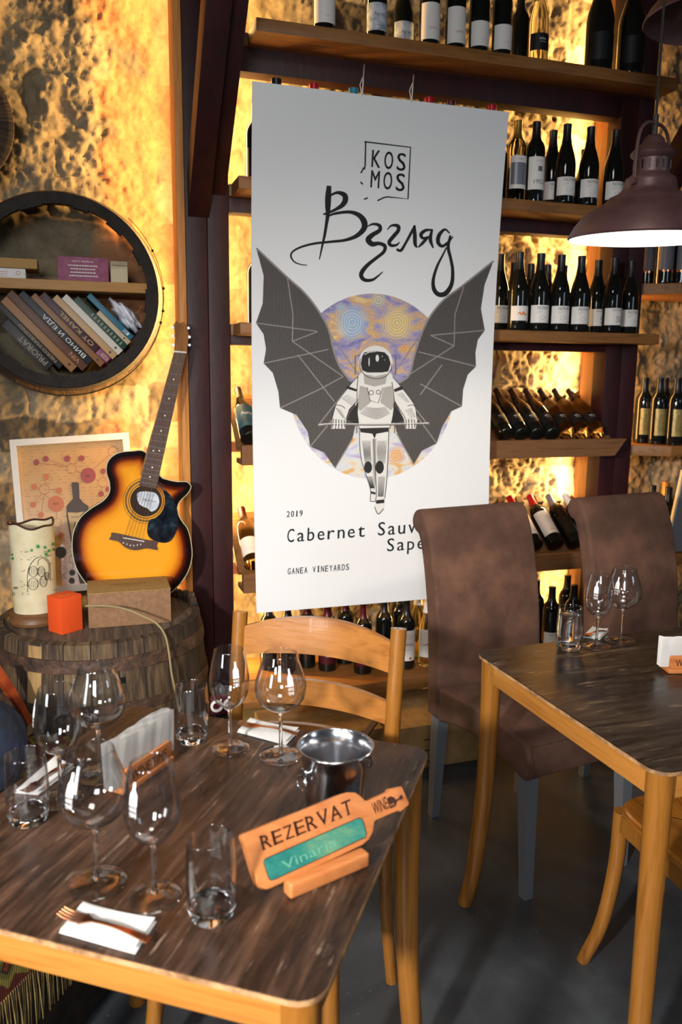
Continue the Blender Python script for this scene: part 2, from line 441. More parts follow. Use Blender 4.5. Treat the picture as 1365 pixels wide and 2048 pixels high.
# ------------------------------------------------------------------ the room
def value_noise(x, y, seed):
    xi = np.floor(x).astype(int); yi = np.floor(y).astype(int); fx = x - xi; fy = y - yi
    fx = fx * fx * (3 - 2 * fx); fy = fy * fy * (3 - 2 * fy)
    def h(a, b):
        n = (a * 374761393 + b * 668265263 + seed * 974711) & 0x7fffffff
        n = ((n ^ (n >> 13)) * 1274126177) & 0x7fffffff
        return ((n ^ (n >> 16)) & 0xffff) / 65535.0
    return (h(xi, yi) * (1 - fx) + h(xi + 1, yi) * fx) * (1 - fy) + (h(xi, yi + 1) * (1 - fx) + h(xi + 1, yi + 1) * fx) * fy
def fbm(x, y, seed, oct=5, gain=.55):
    s = 0; a = 1; t = 0
    for o in range(oct):
        s = s + a * value_noise(x * 2 ** o, y * 2 ** o, seed + o); t += a; a *= gain
    return s / t
WX0, WX1, WZ1, WY = -1.3, 3.7, 3.3, 3.37
def stone_wall():
    nx, nz = 680, 440
    X, Z = np.meshgrid(np.linspace(WX0, WX1, nx), np.linspace(0, WZ1, nz))
    rng = np.random.RandomState(5); seeds = []; z = 0
    while z < WZ1 + .2:
        hgt = rng.uniform(.11, .24); x = WX0 - .2 + rng.uniform(0, .2)
        while x < WX1 + .3:
            wd = rng.uniform(.16, .42); seeds.append((x + wd / 2, z + hgt / 2 + rng.uniform(-.02, .02), wd, hgt, rng.rand(), rng.rand())); x += wd
        z += hgt
    xw = X + .05 * (fbm(X * 6, Z * 6, 3, 3) - .5); zw = Z + .05 * (fbm(X * 6, Z * 6, 9, 3) - .5)
    d1 = np.full(X.shape, 9.); d2 = np.full(X.shape, 9.); idx = np.zeros(X.shape, int)
    for i, s in enumerate(seeds):
        d = np.maximum(np.abs(xw - s[0]) / s[2], np.abs(zw - s[1]) / s[3]) * .16
        m = d < d1; d2 = np.where(m, d1, np.minimum(d2, d)); idx = np.where(m, i, idx); d1 = np.where(m, d, d1)
    e = np.clip((d2 - d1) / .022, 0, 1); e = e * e * (3 - 2 * e)
    tone = np.array([s[4] for s in seeds])[idx]; out = np.array([s[5] for s in seeds])[idx]
    f = fbm(X * 9, Z * 9, 21, 6, .62); f2 = fbm(X * 2.2, Z * 2.2, 40, 3); big = fbm(X * 30, Z * 30, 77, 4, .6)
    # the plastered strip near the post is smoother than the rubble further left
    rough = np.clip((.27 - X) / .16, 0, 1) * np.clip((Z - 1.95) / .25, 0, 1)
    rough = np.maximum(rough, .42)
    rough = np.where((X > .9) & (X < 3), .62, rough)
    pits = np.clip((big - .56) / .2, 0, 1)
    near = np.clip((.24 - X) / .2, .12, 1); near = np.where(X > .9, 1, near)
    h = e * (.003 + .010 * out * near) * (.4 + rough) + (f - .5) * .13 * rough + (f2 - .5) * .05 - pits * .02 * rough + (big - .5) * .016
    h = np.clip(h, -.06, .055)
    V = np.stack([X.ravel(), (WY - h).ravel(), Z.ravel()], 1)
    a = (np.arange(nz - 1)[:, None] * nx + np.arange(nx - 1)[None, :]).ravel()
    Fc = np.stack([a, a + 1, a + nx + 1, a + nx], 1)
    me = bpy.data.meshes.new('wall_back'); me.vertices.add(len(V)); me.vertices.foreach_set('co', V.ravel())
    me.loops.add(Fc.size); me.loops.foreach_set('vertex_index', Fc.ravel())
    me.polygons.add(len(Fc)); me.polygons.foreach_set('loop_start', np.arange(0, Fc.size, 4)); me.polygons.foreach_set('loop_total', np.full(len(Fc), 4))
    me.update(); me.validate()
    # what each stone is made of: grey limestone, sandstone or brick, and mortar between
    bw_ = fbm(X * 4, Z * 4, 90, 4)
    brick = np.clip((bw_ - .47) / .06, 0, 1) * np.clip((xw - .06) / .05, 0, 1) * np.clip((.40 - xw) / .08, 0, 1)
    ca = me.color_attributes.new('stone', 'FLOAT_COLOR', 'POINT')
    C = np.stack([tone, brick, e, np.ones_like(e)], 2).reshape(-1, 4); ca.data.foreach_set('color', C.astype(np.float32).ravel())
    me.shade_smooth()
    t = NT('rubble_stone'); at = t.add('ShaderNodeAttribute', attribute_name='stone'); sp = t.add('ShaderNodeSeparateColor'); t.link(at.outputs['Color'], sp.inputs[0])
    n1 = t.noise(t.coords(), 9, 8, .65); n2 = t.noise(t.coords(), 60, 5, .7)
    col = t.ramp(t.math('ADD', t.math('MULTIPLY', n1, .6), t.math('MULTIPLY', sp.outputs[0], .35)), [(.28, rgb('#5a4f3e')), (.45, rgb('#84755c')), (.6, rgb('#9a8a6e')), (.75, rgb('#ada089'))])
    bc = t.ramp(n1, [(.35, rgb('#a4714c')), (.6, rgb('#b98258'))])
    col = t.mix(sp.outputs[1], col, bc)
    col = t.mix(t.ramp(n2, [(.3, (1, 1, 1)), (.45, (0, 0, 0))]), col, t.mix(.5, col, rgb('#4b4135')))
    t.link(col, t.b.inputs['Base Color']); t.b.inputs['Roughness'].default_value = .9
    t.bump(n2, .5, .006); me.materials.append(t.m)
    o = bpy.data.objects.new('wall_back', me); COL.objects.link(o); o['kind'] = 'structure'; o['label'] = 'rubble stone wall lit from its edges by hidden warm strips'
stone_wall()

t = NT('dark_concrete'); n1 = t.noise(t.coords(), 3, 7, .6); n2 = t.noise(t.coords(), 70, 3, .6)
c = t.ramp(n1, [(.35, rgb('#26282a')), (.55, rgb('#34373a')), (.7, rgb('#43474a'))])
c = t.mix(t.ramp(n2, [(.66, (0, 0, 0)), (.74, (.6, .6, .6))]), c, rgb('#6c7072'))
t.link(c, t.b.inputs['Base Color']); t.link(t.ramp(n1, [(.3, (.38,) * 3), (.7, (.6,) * 3)]), t.b.inputs['Roughness']); t.bump(n1, .15); M['floor'] = t.m
bm = BM(); box(bm, -2.6, 4.2, -2.2, 3.45, -.06, 0); o = obj('floor', bm, 'floor', smooth=False, kind='structure')
M['vault'] = mottled('dark_vault', [(.4, '#3b332a'), (.6, '#4a4136')], (1, 1, 1), 6, .9, .4)
bm = BM(); box(bm, -2.6, 4.2, -2.2, 3.5, 3.3, 3.36); obj('ceiling', bm, 'vault', smooth=False, kind='structure')
bm = BM(); box(bm, 3.7, 3.8, 1.8, 3.5, 0, 3.3); obj('wall_right', bm, 'vault', smooth=False, kind='structure')

# ------------------------------------------------------------------ wine shelving
YF = 2.87                                                    # front of the shelf boards
zS1 = ony(930, 94, YF).z; zS2 = ony(1100, 403, YF).z; zS3 = ony(1137, 663, YF).z; zS0 = ony(850, 1355, YF).z
sh = thing('wine_shelving', 'dark red wine shelving with honey wood shelves against the stone wall', 'shelving', (1.35, 3.08, 0))
for x0, x1 in ((.39, .466), (.468, .545)):
    obj('post', boxm(x0, x1, 3.01, 3.10, 0, 3.28, .003), 'burgundy', sh, True)
for x0, x1 in ((2.165, 2.243), (2.245, 2.325)):
    obj('post', boxm(x0, x1, 3.01, 3.10, 0, 3.28, .003), 'burgundy', sh, True)
obj('edge_board', boxm(.362, .388, 3.0, 3.14, 0, 3.28, .002), 'pine_v', sh, True, label='light pine board along the left post')
obj('side_board', boxm(2.19, 2.214, 3.105, 3.225, 0, 3.28, .002), 'board_v', sh, True, label='honey wood board behind the right post')
for zt in (zS1, zS2, zS3):
    bm = BM(); box(bm, .547, 2.163, 3.006, 3.3, zt - .04, zt, .002); box(bm, .555 if zt != zS1 else .62, 2.32, YF, 3.008, zt - .042, zt, .003)
    obj('shelf_board', bm, 'shelf', sh, True)
bm = BM(); box(bm, .547, 2.163, YF, 3.3, zS0 - .045, zS0, .003); obj('shelf_board', bm, 'shelf', sh, True)
for zb, ht in ((2.522, .108), (ony(1100, 467, 3).z, .05), (ony(1100, 702, 3).z, .035)):
    obj('beam', boxm(.547, 2.163, 3.02, 3.09, zb, zb + ht, .002), 'burgundy', sh, True)
for yp in (893, 1078, 1136):
    z = ony(490, yp, 3.22).z; obj('rail', boxm(.547, 2.185, 3.205, 3.245, z - .02, z + .02, .002), 'burgundy', sh, True)
for x0, x1 in ((.40, .475), (2.25, 2.325)):                  # braces rising towards the room
    bm = BM(); prism(bm, [(x0, 3.009, 2.02), (x0, 3.009, 2.16), (x0, 2.36, 2.86), (x0, 2.28, 2.78)], (x1 - x0, 0, 0), .003)
    obj('knee_brace', bm, 'burgundy', sh, True)
bm = BM(); prism(bm, [(.485, 3.009, 2.10), (.485, 3.009, 2.22), (.485, 2.50, 2.80), (.485, 2.42, 2.73)], (.05, 0, 0), .003); obj('knee_brace', bm, 'burgundy', sh, True)
TD = Vector((0, .8, .6)); TN = Vector((0, -.6, .8)); TROT = radians(-53.13)
def tilted_rack(zl, x0, x1, pitch, xs):
    a = Vector((0, 2.985, zl - .015))
    bm = BM(); prism(bm, [(x0, *(a + TD * .0)[1:]), (x1, *(a)[1:]), (x1, *(a + TD * .315)[1:]), (x0, *(a + TD * .315)[1:])], -TN * .014)
    ob = obj('tilted_panel', bm, 'rackwood', sh, True, smooth=False)
    for x in xs:
        bm = BM(); p = a + TD * .30; prism(bm, [(x - .016, *(p - TD * .03)[1:]), (x + .016, *(p - TD * .03)[1:]), (x + .010, *(p + TD * .014)[1:]), (x - .010, *(p + TD * .014)[1:])], TN * .03)
        obj('neck_rest', bm, 'rackwood', sh, True, smooth=False)
    bm = BM(); prism(bm, [(x0, 2.885, zl), (x1, 2.885, zl), (x1 - .055, 2.885, zl - .072), (x0, 2.885, zl - .072)], (0, .035, 0), .002)
    box(bm, x0, x1 - .06, 2.92, 3.0, zl - .072, zl - .055)
    obj('rack_lip', bm, 'rackwood', sh, True, smooth=False)
zR1 = ony(1110, 880, 2.885).z; zR2 = ony(1110, 1108, 2.885).z
def X_at(px, py, Y): return ony(px, py, Y).x
hp = 2.116; pitch1 = .0735
xs1 = [hp - pitch1 * k for k in range(21)]
tilted_rack(zR1, .56, 2.205, pitch1, [x + pitch1 / 2 for x in xs1 if x > .6])
rx2 = [X_at(px, 985, 3.2) for px in (1020, 1060, 1098, 1131)]
rest2 = [rx2[0] - .040 - .0765 * k for k in range(15)] + [(a + b) / 2 for a, b in zip(rx2, rx2[1:])] + [rx2[3] + .035]
tilted_rack(zR2, .56, 2.195, .075, rest2)

# ------------------------------------------------------------------ bottles
SHAPES = {
 'bordeaux': [(0, .004), (.030, 0), (.0362, .003), (.0370, .01), (.0370, .188), (.0355, .204), (.0300, .219), (.0200, .232), (.0155, .246), (.0145, .285), (.0152, .288), (.0152, .297), (0, .297)],
 'burgundy': [(0, .004), (.032, 0), (.0385, .004), (.0392, .01), (.0392, .145), (.0375, .163), (.0320, .186), (.0240, .212), (.0175, .236), (.0148, .256), (.0145, .285), (.0152, .288), (.0152, .297), (0, .297)],
 'slim': [(0, .004), (.030, 0), (.0345, .003), (.0350, .01), (.0350, .160), (.0330, .180), (.0270, .204), (.0200, .228), (.0155, .250), (.0140, .270), (.0138, .287), (.0148, .290), (.0148, .298), (0, .298)],
 'magnum': [(0, .005), (.045, 0), (.0525, .005), (.053, .012), (.053, .19), (.050, .215), (.040, .25), (.027, .29), (.019, .33), (.0175, .36), (.0175, .385), (0, .385)],
}
def srad(shape, z):
    P = SHAPES[shape]
    for (r0, z0), (r1, z1) in zip(P[1:], P[2:]):
        if z0 <= z <= z1 and z1 > z0: return r0 + (r1 - r0) * (z - z0) / (z1 - z0)
    return P[-2][0]
LBL = {  # material, z0, z1, half angle, texts (string, u0, z, width, cap height, ink), marks
 'novak': ('label_white', .030, .098, 78, [('NOVAK', -.026, .082, .050, .012, 'grey_ink2'), ('SAUVIGNON', -.026, .073, .020, .003, 'grey_ink'), ('BLANC', -.026, .068, .012, .003, 'grey_ink')], 'fish'),
 'novak50': ('label_white', .030, .098, 78, [('NOVAK', -.022, .086, .040, .008, 'grey_ink2'), ('50', -.006, .042, .030, .024, 'grey_ink')], None),
 'year': ('label_white', .045, .165, 70, [('1952', -.022, .066, .044, .016, 'grey_ink2'), ('CHATEAU', -.014, .148, .028, .004, 'grey_ink')], 'grape'),
 'greytall': ('label_white', .045, .165, 70, [('VIN', -.014, .150, .02, .005, 'grey_ink')], 'greyblock'),
 'whitetall': ('label_white', .028, .150, 75, [('CORTEL', -.016, .062, .034, .007, 'red_ink')], None),
 'whitelow': ('label_white', .030, .115, 75, [('VIN ROUGE', -.008, .052, .020, .003, 'grey_ink')], None),
 'orange': ('label_white', .036, .092, 70, [], 'orange'),
 'cloud': ('label_cloud', .030, .120, 75, [('Aur art', -.020, .078, .040, .012, 'ink'), ('VIN ALB', -.012, .045, .024, .004, 'ink')], None),
 'alu': ('label_black', .045, .105, 75, [('alu', -.016, .082, .024, .008, 'label_white'), ('SAUVIGNON', -.014, .073, .026, .003, 'label_white')], None),
 'goldtall': ('label_gold', .040, .160, 55, [('VINTAGE', -.012, .080, .024, .003, 'ink')], None),
 'greydark': ('label_grey', .060, .170, 75, [('S', -.006, .11, .012, .018, 'red_ink')], 'copperband'),
 'teal': ('label_teal', .040, .165, 80, [('Aura', -.022, .105, .044, .018, 'label_white')], None),
 'redwhite': ('label_white', .045, .175, 80, [('CORTEL', -.014, .062, .034, .006, 'red_ink')], None),
 'maroon': ('cap_maroon', .035, .085, 70, [('CABERNET', -.018, .065, .036, .005, 'label_white')], None),
 'castle': ('label_white', .040, .170, 75, [('MIMOU', -.020, .105, .040, .010, 'ink'), ('GRAND VIN', -.016, .085, .030, .004, 'grey_ink')], 'seal'),
 'swirl': ('label_white', .045, .165, 80, [], 'swirl'),
 'darklab': ('label_black', .040, .140, 70, [], None),
}
M['grey_ink2'] = pr('dark_grey_ink', '#4c4c50', .5)
_protos = {}
def bottle(shape, glass, cap, lab, loc, label, group, rz=0, tilt=0, sc=1.0, capz=None, cat='bottle'):
    key = (shape, glass, cap, lab)
    if key in _protos:
        r = dup(_protos[key], loc, None, label, group)
    else:
        r = thing('wine_bottle', label, cat, loc, 0, group); _protos[key] = r
        bm = BM(); lathe(bm, [(a, b) for a, b in spline(SHAPES[shape], 2)] if False else SHAPES[shape], 28)
        obj('glass_body', bm, glass, r, ang=55)
        if cap:
            top = SHAPES[shape][-1][1]; z0 = capz or (.232 if shape != 'magnum' else .30)
            zs = [z0, z0 + .01, z0 + .02, z0 + .035, top - .012, top - .010, top + .0005]
            bm = BM(); lathe(bm, [(srad(shape, z) + .0009, z) for z in zs] + [(.0135, top + .0015), (0, top + .0015)], 24)
            obj('capsule', bm, cap, r, ang=50)
        if lab:
            mt, z0, z1, ha, txt, mark = LBL[lab]; R = srad(shape, (z0 + z1) / 2) + .0008
            bm = BM(); k = 20
            g = [[bm.verts.new((R * cos(-pi / 2 + radians(ha) * (2 * i / k - 1)), R * sin(-pi / 2 + radians(ha) * (2 * i / k - 1)), z)) for i in range(k + 1)] for z in (z0, z1)]
            for i in range(k): bm.faces.new((g[0][i], g[0][i + 1], g[1][i + 1], g[1][i]))
            lb = obj('label', bm, mt, r)
            def cyl(e):
                return lambda u, v: Vector(((R + e) * cos(-pi / 2 + u / R), (R + e) * sin(-pi / 2 + u / R), v))
            for s, u0, z, wd, ch, ink in txt:
                bm = BM(); add_text(bm, s, (u0, z), (wd, 0), (0, ch)); mapped(bm, cyl(.0005), None, .006)
                obj('lettering', bm, ink, lb, smooth=False)
            bm = BM()
            if mark == 'fish':
                add_ring(bm, -.006, .050, .010, .007, .0009, 16); add_stroke(bm, [(.004, .050), (.010, .056), (.010, .044), (.004, .050)], .0009, smooth=False)
                add_stroke(bm, [(-.02, .036), (.012, .036)], .0008, smooth=False); add_stroke(bm, [(.020, .036), (.026, .036)], .004, smooth=False); ink = 'grey_ink'
            elif mark == 'grape':
                for q in range(9): add_ellipse(bm, .002 + .006 * (q % 3 - 1), .115 + .006 * (q // 3), .0035, .0035, 10)
                ink = 'grey_ink2'
            elif mark == 'greyblock': add_poly(bm, [(-.04, .06), (.04, .06), (.04, .14), (-.04, .14)]); ink = 'cap_grey'
            elif mark == 'orange':
                add_stroke(bm, [(-.02, .060, .002), (-.012, .066, .006), (-.004, .058, .004), (.004, .068, .007), (.012, .058, .005), (.020, .064, .003)]); ink = 'orange_ink'
            elif mark == 'copperband': add_poly(bm, [(-.045, .052), (.045, .052), (.045, .060), (-.045, .060)]); ink = 'copper'
            elif mark == 'seal':
                add_ellipse(bm, .006, .050, .006, .006, 16); add_ring(bm, -.004, .145, .012, .009, .001, 14); ink = 'red_ink'
            elif mark == 'swirl':
                add_stroke(bm, [(-.034, .098, .002), (-.018, .100, .003), (-.002, .112, .005), (.006, .140, .006), (.012, .150, .005), (.014, .128, .007), (.012, .104, .004)]); ink = 'label_teal'
            if mark: mapped(bm, cyl(.0004), None, .006); obj('printed_mark', bm, ink, lb, smooth=False)
            else: bm.free()
    r.rotation_euler = (tilt, 0, rz); r.scale = (sc,) * 3
    return r
ORD = ['first', 'second', 'third', 'fourth', 'fifth', 'sixth', 'seventh', 'eighth', 'ninth', 'tenth', 'eleventh', 'twelfth']
def at(px, py, Y, z): p = ony(px, py, Y); return (p.x, Y, z + .001)
g2, g3, g1, g0 = 'bottles on the shelf beside the banner top', 'bottles on the shelf above the tilted racks', 'bottles on the topmost shelf', 'bottles on the lowest shelf'
# shelf above the tilted racks
S3 = [(999, 2.99, 'novak', 'cap_black', 'NOVAK bottle cut off by the right edge of the banner, above the tilted racks'),
      (1037, 2.913, 'orange', 'cap_black', 'dark bottle with small orange scribble on a short white label'),
      (1079, 2.913, 'novak', 'cap_black', 'NOVAK bottle right beside the orange-scribble bottle'),
      (1120, 2.913, 'novak', 'cap_black', 'NOVAK bottle, second to the right of the orange-scribble bottle'),
      (1160, 2.913, 'novak', 'cap_black', 'NOVAK bottle, third to the right of the orange-scribble bottle'),
      (1194, 2.99, 'novak50', 'cap_black', 'NOVAK bottle with large 50, set back, left one of the two 50 bottles'),
      (1226, 2.913, 'novak50', 'cap_black', 'NOVAK bottle with large 50, in the front row, right one of the two 50 bottles'),
      (1259, 2.964, 'novak', 'cap_black', 'NOVAK bottle closest to the right post, shelf above the tilted racks')]
for px, Y, lab, cap, tx in S3: bottle('burgundy', 'glass_dark', cap, lab, at(px, 600, Y, zS3), tx, g3)
for k in range(7):
    bottle('burgundy', 'glass_dark', 'cap_black', None, (1.56 + .082 * k, 3.19, zS3 + .001), f'unlabelled dark bottle in the rear row above the tilted racks, {ORD[k]} from the banner side', g3)
bottle('bordeaux', 'glass_dark', 'cap_black', None, at(514, 600, 3.1, zS3), 'dark bottle peeking out left of the banner above the teal bottle', g3)
bottle('bordeaux', 'glass_dark', 'cap_black', 'darklab', at(512, 300, 3.08, zS2), 'dark bottle in shadow left of the banner near its top corner', g2)
# shelf beside the banner top
S2 = [(1033, 2.94, 'bordeaux', 'glass_olive', 'cap_gold', 'greytall', 'pale bottle with tall grey and white label beside the banner edge'),
      (1070, 2.93, 'bordeaux', 'glass_dark', 'cap_black', 'year', 'dark bottle with tall white label reading 1952'),
      (1104, 3.005, 'burgundy', 'glass_dark', 'cap_black', 'novak', 'NOVAK bottle half hidden behind the 1952 bottle'),
      (1131, 2.915, 'burgundy', 'glass_dark', 'cap_black', 'novak', 'NOVAK bottle, first in the front row right of the 1952 bottle'),
      (1178, 2.915, 'burgundy', 'glass_dark', 'cap_black', 'novak', 'NOVAK bottle, second in the front row right of the 1952 bottle'),
      (1228, 2.915, 'burgundy', 'glass_dark', 'cap_black', 'novak', 'NOVAK bottle half behind the pendant lamp neck')]
for px, Y, s, gl, cap, lab, tx in S2: bottle(s, gl, cap, lab, at(px, 350, Y, zS2), tx, g2)
for k in range(6):
    bottle('burgundy', 'glass_dark', 'cap_black', None, (1.728 + .08 * k, 3.20, zS2 + .001), f'unlabelled dark bottle in the rear row beside the banner top, {ORD[k]} from the banner side', g2)
for px, cap, nm in ((553, 'cap_black', 'black'), (600, 'cap_maroon', 'maroon'), (628, 'cap_red', 'red'), (664, 'cap_black', 'dark'), (707, 'cap_blue', 'blue'), (742, 'cap_maroon', 'maroon'), (858, 'cap_red', 'red'), (902, 'cap_maroon', 'maroon'), (944, 'cap_grey', 'silver'), (984, 'cap_red', 'red'), (1008, 'cap_gold', 'gold')):
    pos = {553: 'leftmost above the banner', 600: 'second from the left above the banner', 628: 'third from the left above the banner', 664: 'between the red and the blue one', 707: 'just left of the left hanging string', 742: 'just right of the left hanging string', 858: 'just right of the right hanging string', 902: 'second right of the right hanging string', 944: 'third right of the right hanging string', 984: 'above the right corner of the banner', 1008: 'at the right corner of the banner'}[px]
    bottle('bordeaux', 'glass_dark', cap, None, at(px, 215, {600: 3.03, 628: 2.935, 664: 3.035, 742: 3.035, 902: 2.94, 944: 3.02, 1008: 3.12}.get(px, 2.93), zS2), f'bottle with {nm} capsule poking up, {pos}', 'capsules showing above the banner', sc=1.13 if px != 1008 else 1.0)
# topmost shelf
S1 = [(648, 2.95, 'burgundy', 'glass_dark', 'whitelow', 'white-labelled dark bottle alone at the left of the topmost shelf'),
      (752, 2.95, 'burgundy', 'glass_dark', 'cloud', 'bottle with blue and white cloudy label on the topmost shelf'),
      (806, 3.06, 'burgundy', 'glass_dark', 'cloud', 'bottle with small cloudy label set back on the topmost shelf'),
      (859, 2.95, 'bordeaux', 'glass_dark', 'whitetall', 'dark bottle with tall white label, left of the pair on the topmost shelf'),
      (911, 2.95, 'bordeaux', 'glass_dark', 'whitetall', 'dark bottle with tall white label, right of the pair on the topmost shelf'),
      (958, 2.95, 'bordeaux', 'glass_dark', 'whitelow', 'dark bottle with lower white label next to the tall-labelled pair'),
      (1004, 2.95, 'bordeaux', 'glass_dark', 'whitelow', 'dark bottle with lower white label next to the clear alu bottle'),
      (1040, 3.06, 'bordeaux', 'glass_dark', None, 'dark bottle set back between the white-labelled and the alu bottle'),
      (1077, 2.95, 'burgundy', 'glass_straw', 'alu', 'clear straw-coloured alu bottle on the topmost shelf')]
for px, Y, s, gl, lab, tx in S1: bottle(s, gl, 'cap_black', lab, at(px, 80, Y, zS1), tx, g1)
bottle('magnum', 'glass_dark', 'cap_black', 'darklab', at(1198, 110, 2.95, zS1), 'large black bottle, left of the two at the right end of the topmost shelf', g1)
bottle('magnum', 'glass_dark', 'cap_black', 'darklab', at(1262, 110, 2.94, zS1), 'large black bottle, right of the two at the right end of the topmost shelf', g1)
# tilted racks
gR1, gR2 = 'bottles lying in the upper tilted rack', 'bottles lying in the lower tilted rack'
def lying(shape, glass, cap, lab, x, zl, tx, g, cat='bottle'):
    R = SHAPES[shape][4][0]; base = Vector((x, 2.985, zl - .015)) + TN * (R + .0015) + TD * .001
    return bottle(shape, glass, cap, lab, base, tx, g, 0, TROT)
SHAPES['rackb'] = [(r * .0355 / .0392, z) for r, z in SHAPES['burgundy']]
for k, (gl, nm) in enumerate((('glass_straw', 'clear straw-coloured alu bottle, rightmost in the upper tilted rack'), ('glass_straw', 'clear straw-coloured alu bottle, second from the right in the upper tilted rack'), ('glass_straw', 'clear straw-coloured alu bottle, third from the right in the upper tilted rack'), ('glass_dark', 'dark alu bottle next to the three clear ones in the upper tilted rack'), ('glass_dark', 'dark alu bottle, second left of the clear ones in the upper tilted rack'), ('glass_dark', 'dark alu bottle, third left of the clear ones in the upper tilted rack'), ('glass_dark', 'dark bottle cut by the banner edge in the upper tilted rack'))):
    lying('rackb', gl, 'cap_black', 'alu', xs1[k], zR1, nm, gR1)
lying('rackb', 'glass_dark', 'cap_black', 'teal', X_at(500, 880, 2.97), zR1, 'bottle with teal label lying in the rack left of the banner', gR1)
SHAPES['rackx'] = SHAPES['bordeaux']
def xhead(px, py): return X_at(px, py, 3.2)
for px, cap, gl, lab, nm in ((1020, 'cap_red', 'glass_dark', 'redwhite', 'red-capsuled bottle nearer the first suede chair, cream label, lower tilted rack'), (1060, 'cap_red', 'glass_dark', 'redwhite', 'red-capsuled bottle in full view, cream label, lower tilted rack'), (1098, 'cap_grey', 'glass_dark', 'darklab', 'grey-capsuled dark bottle with string, lower tilted rack'), (1131, 'cap_white', 'glass_dark', 'whitelow', 'white-capsuled bottle behind the second suede chair, lower tilted rack')):
    lying('rackx', gl, cap, lab, xhead(px, 985), zR2, nm, gR2)
lying('rackx', 'glass_straw', 'cap_maroon', 'whitelow', X_at(507, 1130, 2.97), zR2, 'gold-tinted bottle with brown capsule lying left of the banner', gR2)
# lowest shelf
S0 = [(538, 3.15, 'bordeaux', 'glass_dark', 'cap_black', None, 'dark bottle at the left end of the lowest shelf'),
      (575, 3.10, 'bordeaux', 'glass_dark', 'cap_black', None, 'dark bottle, second from the left on the lowest shelf'),
      (614, 3.13, 'bordeaux', 'glass_dark', 'cap_maroon', None, 'dark bottle, third from the left on the lowest shelf'),
      (655, 3.07, 'bordeaux', 'glass_dark', 'cap_maroon', 'maroon', 'maroon-capsuled bottle, left of three behind the wooden chair'),
      (690, 3.13, 'bordeaux', 'glass_dark', 'cap_maroon', 'maroon', 'maroon-capsuled bottle, middle of three behind the wooden chair'),
      (726, 3.0, 'bordeaux', 'glass_dark', 'cap_maroon', 'maroon', 'maroon-capsuled bottle, right of three behind the wooden chair'),
      (768, 3.06, 'bordeaux', 'glass_dark', 'cap_black', None, 'black-capsuled bottle just right of the maroon capsules'),
      (812, 3.0, 'bordeaux', 'glass_dark', 'cap_black', 'castle', 'dark bottle with cream castle label behind the chair post'),
      (798, 3.15, 'bordeaux', 'glass_dark', 'cap_black', None, 'black-capsuled bottle set back behind the castle label bottle'),
      (834, 3.12, 'slim', 'glass_olive', 'cap_white', None, 'pale white wine bottle with white capsule, set back'),
      (854, 3.0, 'slim', 'glass_olive', 'cap_white', 'swirl', 'white wine bottle with teal swirl label beside the suede chair'),
      (930, 3.05, 'bordeaux', 'glass_dark', 'cap_black', None, 'dark bottle hidden mostly by the first suede chair'),
      (1068, 3.12, 'bordeaux', 'glass_dark', 'cap_black', None, 'dark bottle just right of the first suede chair back'),
      (1099, 3.0, 'bordeaux', 'glass_dark', 'cap_black', 'novak', 'NOVAK bottle standing between the two suede chairs'),
      (1142, 3.0, 'bordeaux', 'glass_dark', 'cap_black', 'darklab', 'dark bottle between the suede chairs, right of the NOVAK one'),
      (1128, 3.16, 'bordeaux', 'glass_dark', 'cap_black', None, 'dark bottle set back against the second suede chair')]
for px, Y, s, gl, cap, lab, tx in S0: bottle(s, gl, cap, lab, at(px, 1300, Y, zS0), tx, g0)
# shelves right of the post
zr1 = ony(1290, 563, 2.98).z; zr2 = ony(1300, 893, 2.98).z; zr3 = ony(1345, 1108, 2.98).z
ws = thing('wall_shelf', 'dark wooden shelf on the stone wall right of the dark red post', 'shelf', (2.62, 3.2, zr1), 0)
for nm, z in (('wall_shelf', zr1), ('wall_shelf', zr2), ('wall_shelf', zr3)):
    pass
COL.objects.unlink(ws); bpy.data.objects.remove(ws)
for z, tx in ((zr1, 'upper dark wooden wall shelf right of the red post, holding grey-labelled bottles'), (zr2, 'middle dark wooden wall shelf right of the red post, holding gold-labelled bottles'), (zr3, 'lower dark wooden wall shelf behind the second suede chair, holding the dark board')):
    bm = BM(); prism(bm, [(2.332, 3.06, z), (2.50, 2.96, z), (3.1, 2.96, z), (3.1, 3.3, z), (2.332, 3.3, z)], (0, 0, -.045), .002)
    tag(obj('wall_shelf', bm, 'shelf', None, True, loc=(2.7, 3.15, z - .045)), tx, 'shelf', 'shelves right of the red post')
for k, (px, Y) in enumerate(((1292, 3.13), (1329, 3.06), (1364, 3.04), (1400, 3.04))):
    bottle('bordeaux', 'glass_dark', 'cap_black', 'greydark', at(px, 540, Y, zr1), f'dark bottle with grey label and copper band under the pendant lamp, {ORD[k]} from the post', 'grey-labelled bottles')
for k, (px, Y) in enumerate(((1286, 3.15), (1316, 3.08), (1351, 3.02), (1389, 3.02))):
    bottle('bordeaux', 'glass_dark', 'cap_black', 'goldtall', at(px, 840, Y, zr2), f'dark bottle with tall gold label right of the red post, {ORD[k]} from the post', 'gold-labelled bottles')
for k, px in enumerate((1326, 1360)):
    bottle('bordeaux', 'glass_dark', 'cap_black', None, at(px, 840, 3.22 - .03 * k, zr2), f'dark bottle set back behind the gold labels, {ORD[k]} from the post', 'gold-labelled bottles')
for k, (px, cap, Y) in enumerate(((1305, 'cap_black', 3.12), (1337, 'cap_black', 3.05), (1329, 'cap_copper', 3.22), (1366, 'cap_copper', 3.17))):
    bottle('bordeaux', 'glass_dark', cap, None, at(px, 1000, Y, zr3), ['black-capsuled bottle right above the second suede chair', 'black-capsuled bottle beside the dark board edge', 'copper-capsuled bottle above the second suede chair', 'copper-capsuled bottle at the right picture edge'][k], 'bottles behind the second suede chair')
